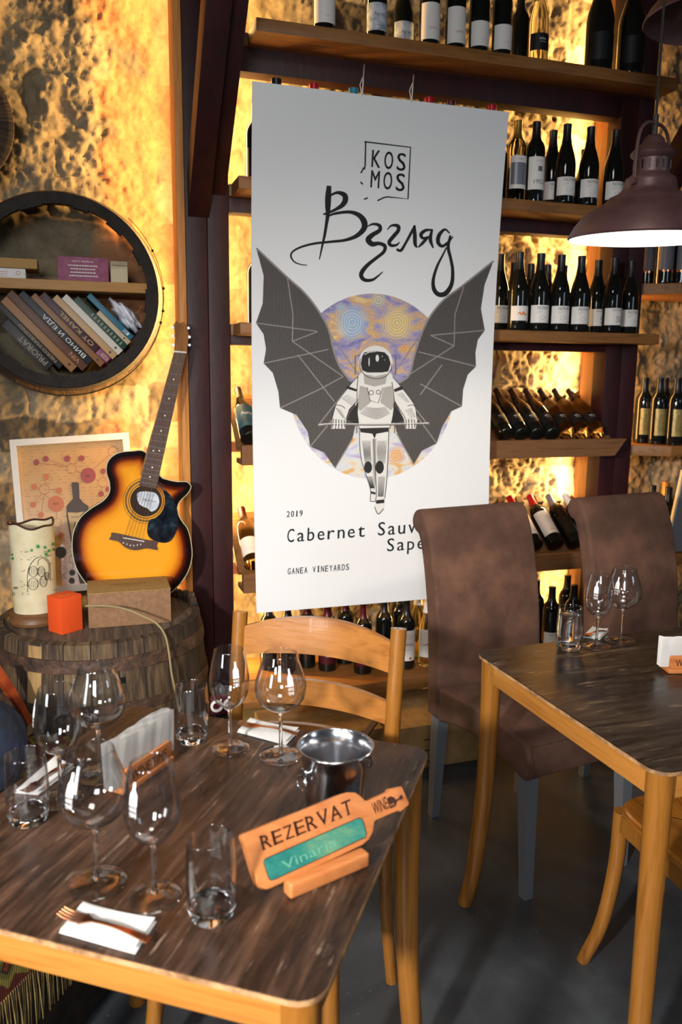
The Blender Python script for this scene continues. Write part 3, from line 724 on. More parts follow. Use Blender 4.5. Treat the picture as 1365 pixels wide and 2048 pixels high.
bd = thing('display_board', 'dark board with pale wooden edge leaning at the right picture edge', 'board', (2.75, 3.0, zr3))
P = [onplane(*p, (2.6, 2.985, 1), Vector((0, 1, 0))) for p in ((1368, 940), (1341, 1065), (1346, 1104), (1420, 1100), (1420, 930))]
bm = BM(); prism(bm, P, (0, .012, 0)); obj('panel', bm, 'cap_grey', bd, True, smooth=False)
bm = BM(); Q = [P[0] + Vector((-.006, 0, 0)), P[1] + Vector((-.006, 0, 0)), P[1] + Vector((.004, 0, 0)), P[0] + Vector((.004, 0, 0))]
prism(bm, [q + Vector((0, -.004, 0)) for q in Q], (0, .015, 0)); obj('edge_strip', bm, 'cream', bd, True, smooth=False)
# cartons under the lowest shelf
def carton(x0, x1, y0, y1, h, mat, tx, marks):
    r = thing('cardboard_carton', tx, 'box', ((x0 + x1) / 2, (y0 + y1) / 2, 0), 0, 'cartons under the lowest shelf')
    obj('body', boxm(x0, x1, y0, y1, 0, h, .003), mat, r, True)
    bm = BM(); box(bm, x0 + .002, x1 - .002, y0 + .002, (y0 + y1) / 2 - .001, h, h + .004, .001); obj('flap', bm, mat, r, True)
    bm = BM(); box(bm, x0 + .002, x1 - .002, (y0 + y1) / 2 + .001, y1 - .002, h, h + .004, .001); obj('flap', bm, mat, r, True)
    if marks:
        bm = BM()
        for k in range(9): add_poly(bm, [(x1 - .30 + .02 * (k % 2), h - .05 - k * .022), (x1 - .24, h - .05 - k * .022), (x1 - .24, h - .055 - k * .022), (x1 - .30 + .02 * (k % 2), h - .055 - k * .022)])
        mapped(bm, lambda u, v: Vector((u, y0 - .0006, v))); obj('printed_mark', bm, 'ink', r, True, smooth=False)
hh = ony(803, 1388, 2.64).z
carton(1.085, 1.50, 2.64, 2.98, min(hh, zS0 - .1), 'carton_dark', 'tall brown carton under the lowest shelf beside the suede chair', True)
carton(.62, 1.06, 2.70, 3.0, .15, 'carton_dark', 'low brown carton behind the wooden chair slats', False)
bm = BM(); tube(bm, [(.82, 2.62, .012), (1.02, 2.62, .26)], .014, 4)
o = obj('wooden_strut', bm, 'beech', None, True, loc=(.92, 2.62, 0)); tag(o, 'slanted wooden strut leaning by the cartons behind the chair slats', 'wood strip')

# ------------------------------------------------------------------ banner
BZ0, BZ1, BY = .632, 2.405, 2.80
def by(z): return BY - .045 * (2 * (z - BZ0) / (BZ1 - BZ0) - 1) ** 2
def bsurf(eps):
    def fn(px, py):
        Y = BY
        for _ in range(4): p = ony(px, py, Y); Y = by(p.z)
        return Vector((p.x, Y - eps, p.z))
    return fn
p0 = bsurf(0)(506, 600); p1 = bsurf(0)(990, 600)
BX0, BX1 = ony(505, 168, by(2.4)).x, ony(1018, 237, by(2.4)).x
bn = thing('wine_banner', 'tall white hanging banner with a winged astronaut and wine name', 'banner', ((BX0 + BX1) / 2, BY, BZ0))
bm = BM(); N = 40; rows = []
for k in range(N + 1):
    z = BZ0 + (BZ1 - BZ0) * k / N; rows.append([bm.verts.new((x, by(z) + d, z)) for x, d in ((BX0, 0), (BX1, 0), (BX1, .003), (BX0, .003))])
for a, b in zip(rows, rows[1:]):
    for i in range(4): j = (i + 1) % 4; bm.faces.new((a[i], a[j], b[j], b[i]))
bm.faces.new(rows[0][::-1]); bm.faces.new(rows[-1]); bmesh.ops.recalc_face_normals(bm, faces=bm.faces)
M['banner'] = pr('banner_vinyl', '#e6e5e4', .55)
obj('sheet', bm, 'banner', bn, True)
for px in (727, 826):
    a = bsurf(0)(px - 3, 200); zt = zS1 - .05
    a.z = BZ1 - .006
    bm = BM(); tube(bm, [a + Vector((0, -.003, 0)), a + Vector((.004, -.002, .05)), ony(px + 2, 129 if px < 800 else 150, 3.0175)], .0022, 6)
    tube(bm, [a + Vector((0, -.003, .0)), a + Vector((-.008, -.003, .035)), a + Vector((.003, 0, .06))], .0018, 6)
    obj('hanging_string', bm, 'string', bn, True)
def c6(x, y): return (500 + x * .3663, 460 + y * .3663)
def c7(x, y): return (500 + x * .3883, 160 + y * .3883)
def pr_part(name, fill, mat, eps, cut=30, parent=None, label=None):
    bm = BM(); fill(bm); mapped(bm, bsurf(eps), cut)
    return obj(name, bm, mat, parent or bn, True, smooth=False, label=label)
# swirling painted disc (a plain abstract sky)
t = NT('painted_swirls'); tc = t.add('ShaderNodeTexCoord'); OC = tc.outputs['Object']
def cen(x, y): p = bsurf(0)(*c6(x, y)) - Vector(bn.location); return (p.x, p.y, p.z)
base = t.noise(t.coords((2.4, 1, 5), (0, .5, 0)), 4, 4, .55, 1.2)
col = t.ramp(base, [(.32, rgb('#6b679c')), (.45, rgb('#948bb0')), (.52, rgb('#b39a9a')), (.60, rgb('#cda063')), (.66, rgb('#dcbd88'))])
zn = t.add('ShaderNodeSeparateXYZ'); t.link(OC, zn.inputs[0])
lo = t.ramp(t.math('SUBTRACT', cen(0, 1010)[2] + .08, zn.outputs[2]), [(0, (0, 0, 0)), (.16, (1, 1, 1))])
pal = t.ramp(base, [(.35, rgb('#b7a3c4')), (.48, rgb('#c9cfd8')), (.55, rgb('#dcd4c4')), (.64, rgb('#d9a868'))])
col = t.mix(lo, col, pal)
for (x, y, rad, c1, c2) in ((560, 505, .082, '#7f98c4', '#bccfd0'), (805, 510, .085, '#c69b4c', '#ecd9a0'), (700, 380, .045, '#9c95a4', '#d8cf98'), (845, 650, .035, '#c4813e', '#e8b468'), (495, 420, .03, '#8d9cc0', '#b4c4c4'), (800, 1230, .05, '#d28b4a', '#e8bf7c')):
    d = t.add('ShaderNodeVectorMath', operation='DISTANCE'); t.link(OC, d.inputs[0]); d.inputs[1].default_value = cen(x, y)
    wob = t.math('ADD', d.outputs['Value'], t.math('MULTIPLY', t.noise(t.coords(), 14, 3), .02))
    ring = t.math('MULTIPLY', t.math('SINE', t.math('MULTIPLY', wob, 620)), .7)
    cc = t.mix(t.math('ADD', t.math('MULTIPLY', ring, .5), .5), rgb(c1), rgb(c2))
    msk = t.ramp(t.math('DIVIDE', wob, rad), [(.55, (.9, .9, .9)), (1.25, (0, 0, 0))])
    col = t.mix(msk, col, cc)
br = t.noise(t.coords((30, 1, 110), (0, .3, 0)), 3, 3)
t.link(t.mix(t.ramp(br, [(.55, (0, 0, 0)), (.75, (.5, .5, .5))]), col, rgb('#efe6da')), t.b.inputs['Base Color']); t.b.inputs['Roughness'].default_value = .55
M['swirls'] = t.m
pr_part('printed_planet', lambda bm: add_ellipse(bm, *c6(667, 853), 452 * .3663, 506 * .3663, 90), 'swirls', .0006, label='abstract swirling violet and orange disc')
# wings
t = NT('engraved_wing'); v = t.coords((1, 1, 1)); wv = t.add('ShaderNodeTexWave'); wv.bands_direction = 'X'
wv.inputs['Scale'].default_value = 60; wv.inputs['Distortion'].default_value = 5; wv.inputs['Detail'].default_value = 3; wv.inputs['Detail Scale'].default_value = .6
t.link(v, wv.inputs[0]); t.link(t.ramp(wv.outputs['Fac'], [(.1, rgb('#2a2624')), (.6, rgb('#4c4643')), (.95, rgb('#6b6460'))]), t.b.inputs['Base Color']); t.b.inputs['Roughness'].default_value = .6
M['wing'] = t.m
M['p_light'] = pr('engraving_light', '#dcd8d2', .6); M['p_mid'] = pr('engraving_mid', '#a7a29c', .6); M['p_dark'] = pr('engraving_dark', '#262322', .6); M['p_strut'] = pr('engraving_strut', '#8d8681', .6); M['p_grey'] = pr('engraving_grey', '#6a6562', .6)
LW = [(35, 100), (110, 170), (200, 255), (300, 345), (380, 450), (430, 545), (455, 640), (490, 740), (548, 825), (600, 880), (592, 1000), (560, 1140), (465, 1300), (405, 1215), (330, 1182), (315, 1100), (255, 1010), (165, 972), (155, 880), (125, 780), (75, 728), (88, 650), (75, 570), (33, 508), (70, 400), (75, 250)]
RW = [(1330, 170), (1250, 235), (1160, 305), (1060, 380), (985, 470), (940, 560), (900, 680), (870, 790), (815, 835), (770, 900), (780, 1000), (800, 1100), (895, 1280), (940, 1205), (1020, 1165), (1050, 1075), (1100, 990), (1158, 963), (1165, 870), (1190, 790), (1235, 745), (1232, 670), (1245, 600), (1283, 548), (1262, 430), (1282, 300)]
struts = ([[(35, 100), (200, 255), (300, 345), (380, 450), (430, 545), (455, 650), (490, 745), (548, 825)], [(205, 265), (235, 460), (232, 608)], [(232, 608), (370, 555)], [(33, 508), (365, 553)], [(75, 728), (430, 652)], [(232, 608), (430, 745), (510, 800)], [(165, 972), (380, 870), (510, 800)], [(260, 680), (460, 935)], [(330, 1182), (470, 1010)], [(465, 1300), (560, 1140)], [(430, 560), (600, 800)], [(520, 880), (378, 1060)]],
          [[(1330, 170), (1160, 305), (1060, 380), (985, 470), (940, 560), (900, 680), (870, 790), (815, 835)], [(1168, 310), (1120, 460), (1115, 632)], [(1115, 632), (985, 575)], [(1283, 548), (990, 575)], [(1235, 745), (920, 665)], [(1115, 632), (870, 790)], [(1158, 963), (930, 840)], [(1050, 735), (930, 900)], [(1020, 1165), (900, 1000)], [(895, 1280), (800, 1110)], [(940, 560), (775, 800)], [(840, 890), (965, 1055)]])
for W_, St in ((LW, struts[0]), (RW, struts[1])):
    wg = pr_part('printed_wing', lambda bm: add_poly(bm, [c6(*p) for p in W_]), 'wing', .0012)
    def f(bm):
        for i, s in enumerate(St): add_stroke(bm, [(*c6(*p), 3.6 if i == 0 else 2.2) for p in s], smooth=(i == 0))
    pr_part('printed_strut', f, 'p_strut', .0018, parent=wg)
# astronaut
au = pr_part('printed_astronaut', lambda bm: (
    add_poly(bm, [c6(*p) for p in ((590, 800), (615, 770), (760, 770), (790, 810), (820, 850), (860, 900), (900, 960), (915, 1030), (905, 1085), (850, 1085), (840, 1030), (805, 960), (790, 935), (775, 1040), (760, 1090), (755, 1180), (750, 1300), (745, 1380), (735, 1460), (735, 1470), (730, 1520), (700, 1550), (680, 1510), (684, 1480), (655, 1480), (658, 1420), (635, 1340), (610, 1260), (600, 1180), (598, 1090), (580, 1040), (575, 940), (540, 980), (525, 1040), (520, 1085), (445, 1085), (450, 1020), (470, 950), (520, 880), (560, 830))]),
    add_ellipse(bm, *c6(687, 722), 34, 33, 40)), 'p_light', .0022, label='pale engraved astronaut with helmet, suit and boots')
pr_part('printed_visor', lambda bm: add_poly(bm, [c6(*p) for p in ((612, 690), (625, 668), (680, 660), (735, 668), (757, 690), (768, 730), (755, 772), (720, 778), (640, 778), (612, 765), (605, 730))]), 'p_dark', .0026, parent=au)
def shade(bm):
    add_poly(bm, [c6(*p) for p in ((600, 850), (640, 860), (660, 940), (600, 990), (585, 960))]); add_poly(bm, [c6(*p) for p in ((730, 860), (775, 850), (790, 960), (770, 985), (710, 940))])
    add_poly(bm, [c6(*p) for p in ((620, 785), (680, 800), (750, 785), (740, 840), (680, 855), (625, 840))])
    add_poly(bm, [c6(*p) for p in ((668, 1140), (690, 1140), (690, 1340), (680, 1430), (672, 1330))])
pr_part('printed_shading', shade, 'p_mid', .0026, parent=au)
def dark(bm):
    add_ellipse(bm, *c6(645, 1295), 8, 12, 20); add_ellipse(bm, *c6(708, 1295), 8.5, 13, 20)
    add_poly(bm, [c6(*p) for p in ((688, 1475), (733, 1470), (733, 1490), (688, 1494))]); add_poly(bm, [c6(*p) for p in ((658, 1425), (686, 1432), (685, 1444), (658, 1438))])
    add_poly(bm, [c6(*p) for p in ((530, 850), (585, 870), (580, 882), (525, 865))]); add_poly(bm, [c6(*p) for p in ((830, 850), (785, 870), (790, 885), (835, 870))])
    add_poly(bm, [c6(*p) for p in ((598, 1082), (760, 1078), (756, 1100), (690, 1112), (680, 1140), (668, 1112), (604, 1104))])
    for x, y, r in ((662, 888, 4.5), (700, 885, 4)): add_ring(bm, *c6(x, y), r, r, 1.2, 16)
    add_stroke(bm, [(*c6(x, y), 1.2) for x, y in ((640, 860), (655, 930), (700, 945), (725, 860))], smooth=False)
    for s in ([(455, 1030), (450, 1080)], [(470, 1032), (467, 1085)], [(485, 1034), (484, 1086)], [(500, 1036), (502, 1084)], [(515, 1036), (518, 1078)], [(852, 1036), (852, 1080)], [(866, 1032), (868, 1084)], [(882, 1032), (885, 1085)], [(897, 1034), (900, 1080)]):
        add_stroke(bm, [(*c6(*p), 1.6) for p in s], smooth=False)
    for s in ([(590, 800), (560, 830), (520, 880), (490, 920), (470, 950), (452, 1015), (446, 1040)], [(590, 925), (572, 945), (542, 985), (524, 1035)], [(590, 800), (585, 860), (584, 930), (580, 990), (588, 1050), (598, 1090)], [(778, 800), (820, 850), (860, 900), (900, 960), (912, 1030)], [(785, 925), (805, 960), (838, 1010), (850, 1035)], [(775, 830), (785, 900), (788, 960), (775, 1040), (762, 1085)],
              [(598, 1095), (600, 1180), (610, 1260), (635, 1340), (658, 1420), (656, 1478)], [(758, 1095), (755, 1180), (750, 1300), (745, 1380), (735, 1465)], [(676, 1140), (680, 1240), (686, 1340), (690, 1440), (684, 1480)], [(602, 700), (600, 730), (606, 765), (640, 800), (690, 812), (740, 800), (768, 765), (775, 730)], [(470, 955), (500, 960), (520, 975)], [(860, 960), (885, 955), (905, 965)], [(655, 1480), (684, 1482)], [(680, 1510), (700, 1550), (730, 1520)]):
        add_stroke(bm, [(*c6(*p), 1.3) for p in s])
    add_poly(bm, [c6(*p) for p in ((592, 935), (580, 955), (548, 995), (533, 1035), (560, 1050), (596, 1060), (588, 1000))]); add_poly(bm, [c6(*p) for p in ((783, 940), (795, 965), (828, 1015), (842, 1040), (800, 1050), (772, 1055), (784, 1000))])
    for k in range(9): add_stroke(bm, [(*c6(600 + 4 * k, 1000 - k * 4), .5), (*c6(690, 1030 - 7 * k), 1.0), (*c6(765 - 3 * k, 1000 - 4 * k), .5)])
    for k in range(10):
        add_stroke(bm, [(*c6(612 + 5 * k, 1150), .4), (*c6(622 + 4 * k, 1220), .9), (*c6(628 + 4 * k, 1275 - k), .4)]); add_stroke(bm, [(*c6(698 + 5 * k, 1150), .4), (*c6(696 + 5 * k, 1210), .9), (*c6(700 + 4 * k, 1275), .4)])
        add_stroke(bm, [(*c6(640 + 3 * k, 1345), .4), (*c6(660 + 2 * k, 1410), .7)]); add_stroke(bm, [(*c6(700 + 4 * k, 1345), .4), (*c6(700 + 3 * k, 1455), .8)])
    for k in range(7):
        add_stroke(bm, [(*c6(500 + 8 * k, 920 + 6 * k), .9), (*c6(535 + 7 * k, 900 + 4 * k), .4)]); add_stroke(bm, [(*c6(465 + 6 * k, 970 + 8 * k), .9), (*c6(500 + 4 * k, 985 + 8 * k), .4)])
        add_stroke(bm, [(*c6(800 + 8 * k, 900 + 6 * k), .4), (*c6(835 + 6 * k, 890 + 8 * k), .9)]); add_stroke(bm, [(*c6(845 + 5 * k, 985 + 7 * k), .4), (*c6(885 + 3 * k, 975 + 7 * k), .9)])
pr_part('printed_linework', dark, 'p_dark', .0030, parent=au)
def whites(bm):
    add_stroke(bm, [(*c6(625, 680), 1.5), (*c6(650, 668), 1.5), (*c6(690, 664), 1)]); add_ellipse(bm, *c6(695, 700), 3.4, 7, 16); add_ellipse(bm, *c6(722, 690), 1, 1, 8); add_ellipse(bm, *c6(735, 710), .8, .8, 8); add_ellipse(bm, *c6(650, 720), 1.2, 9, 12)
pr_part('printed_reflection', whites, 'p_light', .0030, parent=au)
def bar(bm):
    add_stroke(bm, [(*c6(368, 1066), 6), (*c6(450, 1060), 4), (*c6(680, 1062), 4.5), (*c6(900, 1058), 4), (*c6(982, 1056), 5.5)])
pr_part('printed_bar', bar, 'p_grey', .0034, parent=au)
pr_part('printed_highlight', lambda bm: (add_stroke(bm, [(*c6(375, 1062), 2), (*c6(450, 1057), 1.4), (*c6(680, 1059), 1.6), (*c6(900, 1055), 1.4), (*c6(975, 1053), 2)]), [add_stroke(bm, [(*c6(x, 1035), 2.4), (*c6(x, 1068), 2.4)], smooth=False) for x in (461, 477, 493, 508, 858, 874, 890)]), 'p_light', .0038, parent=au)
pr_part('printed_frame', lambda bm: [add_stroke(bm, [(*c6(*p), 2.2) for p in s], smooth=False) for s in ([(575, 790), (575, 685), (600, 685)], [(795, 790), (795, 685), (770, 685)], [(790, 1000), (790, 1110)], [(583, 1000), (583, 1110)])], 'p_grey', .0020, parent=au)
# lettering
strokes = [
 [(408, 545, 20), (404, 600, 26), (402, 650, 24), (402, 690, 18), (395, 740, 14), (385, 800, 12), (372, 860, 9), (358, 925, 4)],
 [(412, 596, 8), (450, 580, 13), (486, 592, 22), (492, 618, 24), (476, 645, 20), (440, 668, 13), (400, 686, 10), (378, 692, 8)],
 [(402, 702, 6), (440, 688, 11), (510, 680, 14), (560, 695, 20), (588, 728, 26), (588, 765, 24), (550, 803, 18), (490, 825, 13), (420, 833, 11), (330, 843, 10), (260, 862, 9), (220, 885, 8), (212, 910, 8), (230, 937, 6), (262, 950, 5), (295, 954, 4)],
 [(605, 755, 4), (635, 742, 10), (668, 750, 15), (668, 775, 17), (632, 798, 20), (610, 822, 24), (630, 845, 22), (665, 842, 16), (695, 855, 16), (690, 885, 14), (650, 918, 14), (610, 950, 16), (580, 985, 19), (574, 1010, 18), (592, 1030, 16), (630, 1030, 12), (660, 1010, 8), (685, 988, 4)],
 [(708, 772, 4), (730, 750, 9), (762, 752, 16), (765, 775, 16), (738, 808, 17), (718, 835, 16), (728, 852, 14), (755, 850, 10), (772, 835, 4)],
 [(755, 872, 10), (778, 878, 13), (800, 845, 11), (830, 790, 12), (850, 752, 10)], [(848, 748, 10), (850, 800, 17), (852, 845, 15), (862, 864, 6)],
 [(935, 772, 8), (905, 775, 13), (882, 795, 16), (892, 815, 12), (925, 808, 9)], [(915, 812, 12), (890, 840, 13), (868, 862, 6)], [(940, 768, 8), (930, 820, 16), (945, 866, 6)],
 [(1030, 790, 6), (1005, 770, 10), (976, 798, 17), (970, 835, 17), (990, 856, 13), (1020, 838, 11), (1048, 806, 4)], [(1034, 800, 10), (1022, 860, 14), (1035, 920, 13), (1045, 980, 14), (1040, 1050, 17), (1010, 1098, 21), (975, 1105, 20), (950, 1080, 18), (945, 1030, 14), (965, 960, 11), (995, 900, 8), (1014, 862, 6)]]
pr_part('brush_lettering', lambda bm: [add_stroke(bm, [(*c7(x, y), w_ * .47) for x, y, w_ in s]) for s in strokes], 'ink', .0007, label='black brush-written Cyrillic title')
def logo(bm):
    for s in ([(590, 318), (828, 347), (815, 613), (710, 602), (690, 606), (657, 622)], [(597, 318), (594, 440), (590, 462)], [(588, 450), (580, 465), (572, 480)], [(570, 525), (582, 538)], [(588, 615), (608, 607)]):
        add_stroke(bm, [(*c7(*p), 2.9) for p in s], smooth=False)
pr_part('logo_frame', logo, 'ink', .0007)
def logotext(bm):
    for word, bx, byy in (('KOS', 625, 448), ('MOS', 620, 553)):
        for i, ch in enumerate(word):
            V, Fc = glyphs(ch); ox = c7(bx + 65 * i, byy + 8 * i)
            for dx in (0, .8): add_text(bm, ch, (ox[0] + dx, ox[1] + dx * .1), (17.2, 2.0), (2.2, -35.5))
pr_part('logo_lettering', logotext, 'ink', .0007)
def mono(s, x, y, adv, cap, sl=-.075):
    return lambda bm: [add_text(bm, s, (x + d, y), (adv, adv * sl), (.04 * cap, -cap), mono=True, wmax=.68) for d in (0, .5)]
pr_part('year_lettering', mono('2019', 572, 1034.5, 8.6, 12), 'ink_teal', .0007)
pr_part('grape_lettering', mono('Cabernet Sauvignon', 571, 1085, 20.2, 27), 'ink_teal', .0007)
pr_part('grape_lettering', mono('Saperavi', 771, 1103, 20.2, 26), 'ink_teal', .0007)
pr_part('winery_lettering', mono('GANEA VINEYARDS', 574, 1149, 8.35, 12.5), 'ink_teal', .0007)

# ------------------------------------------------------------------ cask ring shelf on the wall
RC = Vector((-.035, 3.06, 1.752))
rg = thing('cask_ring_shelf', 'round wall shelf made from an old wine cask ring', 'shelf', RC)
RY = Matrix.Rotation(radians(-90), 4, 'X')                    # local z of the lathe -> +y
def ring(name, prof, mat, parent=rg, lab=None):
    bm = BM(); lathe(bm, prof, 72, None, True); bmesh.ops.transform(bm, matrix=RY, verts=bm.verts)
    return obj(name, bm, mat, parent, label=lab, ang=30)
ring('stave_ring', [(.300, 0), (.328, 0), (.345, .06), (.358, .13), (.362, .20), (.362, .29), (.338, .29), (.334, .13), (.318, .06)], 'stave_wall')
ring('hoop', [(.3285, .006), (.3315, .004), (.342, .040), (.339, .042)], 'iron_dark')
ring('charred_front', [(.292, -.003), (.329, -.003), (.329, -.0005), (.292, -.0005)], 'charred'); ring('hoop', [(.360, .15), (.3635, .15), (.3655, .19), (.3625, .19)], 'iron_dark')
bm = BM()
for a0 in (44, 21, -12, -35, -60, -82, 70, 100, 130, 160, 200, 230, 260):
    a = radians(a0); L = random.uniform(.05, .11) / .32
    pts = []
    for k in range(7): b = a + L * k / 6; pts.append((cos(b), sin(b)))
    for (c0, s0), (c1, s1) in zip(pts, pts[1:]):
        vs = [bm.verts.new(p) for p in ((.286 * c0, -.004, .286 * s0), (.286 * c1, -.004, .286 * s1), (.327 * c1, -.004, .327 * s1), (.327 * c0, -.004, .327 * s0))]
        f = bm.faces.new(vs); r = bmesh.ops.extrude_face_region(bm, geom=[f]); bmesh.ops.translate(bm, vec=(0, .03, 0), verts=[g for g in r['geom'] if isinstance(g, bmesh.types.BMVert)])
bmesh.ops.remove_doubles(bm, verts=bm.verts, dist=.0004)
o = obj('worn_stave_ends', bm, 'charred', rg, smooth=False); o['kind'] = 'stuff'
def arcp(r, y, a0, a1, n=14): return [(r * cos(radians(a0 + (a1 - a0) * k / n)), y, r * sin(radians(a0 + (a1 - a0) * k / n))) for k in range(n + 1)]
bm = BM(); tube(bm, arcp(.349, -.004, 48, -52), .0013, 6); obj('wire', bm, 'iron_dark', rg)
for a in (26, 4, -9, -16):
    p = arcp(.349, -.004, a, a + 1, 1)[0]; bm = BM(); bmesh.ops.create_uvsphere(bm, u_segments=10, v_segments=6, radius=.0055); bmesh.ops.translate(bm, vec=p, verts=bm.verts); obj('wire_knot', bm, 'iron_dark', rg)
zsh = ony(150, 561, 3.065).z
hw = math.sqrt(.302 ** 2 - (zsh - RC.z) ** 2)
M['shelf_pine'] = wood('ring_shelf_pine', '#a8773c', '#b98849', '#946532', 0, .55, 4)
obj('shelf_board', boxm(RC.x - hw, RC.x + hw, 3.066, 3.31, zsh - .034, zsh, .002), 'shelf_pine', rg, True)
# things on the board
def card(name, px0, px1, pyt, z0, d, mat, tx, cat, Y=3.085, rz=0, group=None):
    a, b = ony(px0, 560, Y), ony(px1, 560, Y); zt = ony((px0 + px1) / 2, pyt, Y).z
    r = thing(name, tx, cat, ((a.x + b.x) / 2, Y + d / 2, z0), rz, group); w_ = (b.x - a.x) / 2
    obj('body', boxm(-w_, w_, -d / 2, d / 2, .0005, zt - z0, .002), mat, r)
    return r, w_, zt - z0
zz = zsh
r, w_, h_ = card('mauve_box', 116, 218, 514, zz, .11, 'pink_card', 'mauve cardboard box with white print on the ring shelf', 'box')
def lines(w_, h_, rows, x=0, z=None, lw=.6, d=-.0556):
    bm = BM()
    for k in range(rows):
        L = w_ * lw * random.uniform(.75, 1.0); zc = h_ * (.62 - .42 * k / max(rows - 1, 1)); u = -L
        while u < L:
            e = min(u + random.uniform(.004, .011), L); add_poly(bm, [(x + u, zc), (x + e, zc), (x + e, zc + h_ * .045), (x + u, zc + h_ * .045)]); u = e + .0016
    return bm
bm = lines(w_, h_, 4); add_text(bm, 'HARTA VINURILOR', (-w_ * .42, h_ * .78), (w_ * .84, 0), (0, h_ * .07)); mapped(bm, lambda u, v: Vector((u, -.0556, v))); o = obj('lettering', bm, 'label_white', r, smooth=False)
r, w_, h_ = card('small_cream_box', 222, 256, 523, zz, .06, 'cream', 'small open cream box right of the mauve box on the ring shelf', 'box')
bm = BM(); prism(bm, [(-w_, -.031, h_ * .95), (w_, -.031, h_ * .95), (w_ * .95, -.052, h_ * .80), (-w_ * .95, -.052, h_ * .80)], (0, .001, .0015)); obj('flap', bm, 'cream', r)
r, w_, h_ = card('white_box', -28, 52, 536, zz, .13, 'label_white', 'flat white box under the tan book on the ring shelf', 'box')
bm = lines(w_, h_, 3, -.01, lw=.3, d=0); add_ring(bm, w_ * .62, h_ * .55, .006, .006, .0015, 16); mapped(bm, lambda u, v: Vector((u, -.0656, v))); obj('lettering', bm, 'red_ink', r, smooth=False)
r2, _, _ = card('tan_book', -20, 76, 516, zz + h_ + .001, .15, 'tan_card', 'thick tan book lying on the white box on the ring shelf', 'book')
# leaning books: spine quads traced in the cask opening
BK = [  # (top-left px, bottom-left px, width px, depth offset, material, text, ink, label)
 ((1, 653), (93, 742), 22, '#15110e', 'PRIORAT', '#9a8a72', 'black book with small tan spine text, lowest of the leaning books'),
 ((2, 605), (118, 738), 20, '#120f0d', 'NERO MARONO', '#a98a60', 'black book with gold spine letters second from the left'),
 ((5, 600), (142, 745), 10, '#9a6a3a', None, None, 'narrow tan book between the black and the photo-spined books'),
 ((12, 590), (165, 742), 18, '#5b3318', 'VIN', '#c4834c', 'book with a brown and orange photographic spine'),
 ((28, 582), (176, 730), 17, '#101418', 'ВИНО И ЕДА', '#e6e6e2', 'black book with white Cyrillic title about wine and food'),
 ((58, 598), (205, 738), 11, '#8a5e34', None, None, 'tan-backed book right of the black Cyrillic book'),
 ((76, 596), (190, 705), 14, '#3c1220', 'OT KAHEL', '#c8a46c', 'dark maroon book with gold spine title'),
 ((190, 702), (222, 733), 12, '#7c2a52', 'MOLDOVA', '#e0c9b0', 'short purple book low on the right of the maroon one'),
 ((100, 603), (228, 722), 11, '#c09a6c', None, None, 'slim beige book between the maroon and the white book'),
 ((118, 603), (242, 716), 20, '#d4cdbf', None, None, 'thick white book in the middle of the leaning row'),
 ((142, 606), (252, 706), 19, '#173a2c', 'IIIIIIIIII', '#7d8a78', 'dark green book with barred spine'),
 ((190, 630), (262, 697), 9, '#c3ad8c', None, None, 'thin beige book right of the green one'),
 ((165, 602), (268, 688), 13, '#16647c', 'E', '#e0e0e0', 'teal book at the right end of the leaning row')]
bk_n = Vector((0, 1, 0))
SL = [(-459, 20), (-438, 11.2), (-426, 17), (-408.5, 16), (-392, 14.5), (-377, 12.6), (-364, 14.6), (-364, 14.6), (-349, 13.4), (-335, 13.6), (-321, 13), (-307.6, 10), (-297, 11)]
order = [0, 1, 2, 3, 4, 5, 6, 7, 8, 9, 10, 11, 12]
Q45 = math.sqrt(.5)
def book(i, d):
    (x0, y0), (x1, y1), _, colr, txt, ink, tx = d
    s0, wd = SL[i]; t0 = (x0 + y0) * Q45; t1 = (x1 + y1) * Q45
    if i == 6: t1 = min(t1, 632.5)
    if i == 7: t0 = 634
    def px(s, t): return ((s + t) * Q45, (t - s) * Q45)
    Y = 3.085 + .003 * (i % 3)
    def inside(p): return math.hypot(p.x - RC.x, p.z - RC.z) < .283 and p.z < zsh - .037
    while t1 > t0 + 20 and not all(inside(onplane(*px(s, t1), (0, Y + .15, 0), bk_n)) or inside(onplane(*px(s, t1), (0, Y, 0), bk_n)) for s in (s0, s0 + wd)): t1 -= 1
    while t1 > t0 + 20 and not all(inside(onplane(*px(s, t0), (0, Y, 0), bk_n)) for s in (s0, s0 + wd)): t0 += 1
    q = [onplane(*p, (0, Y, 0), bk_n) for p in (px(s0, t0), px(s0, t1), px(s0 + wd, t1), px(s0 + wd, t0))]
    c = sum(q, Vector()) / 4
    r = thing('leaning_book', tx, 'book', (c.x, Y, min(p.z for p in q)), 0, 'books leaning in the cask ring')
    bm = BM(); prism(bm, q, (0, .15, 0), .0012); m = pr('book_cover_%s' % colr[1:], colr, .45); obj('cover', bm, m, r, True)
    if txt:
        Lt = (t1 - t0) * (.60 if len(txt) > 4 else .12); st = px(s0 + wd * .78, t1 - (t1 - t0) * .08)
        bm = BM(); add_text(bm, txt, st, (-Q45 * Lt, -Q45 * Lt), (-Q45 * wd * .56, Q45 * wd * .56))
        mapped(bm, lambda u, v: onplane(u, v, (0, Y - .0006, 0), bk_n)); obj('spine_lettering', bm, pr('spine_ink_%s' % ink[1:], ink, .5), r, True, smooth=False)
    else:
        st = px(s0 + wd * .5, t1 - 14); bm = BM(); add_ellipse(bm, st[0], st[1], wd * .18, wd * .18, 12); mapped(bm, lambda u, v: onplane(u, v, (0, Y - .0006, 0), bk_n)); obj('spine_mark', bm, 'ink', r, True, smooth=False)
for i, d in enumerate(BK): book(i, d)
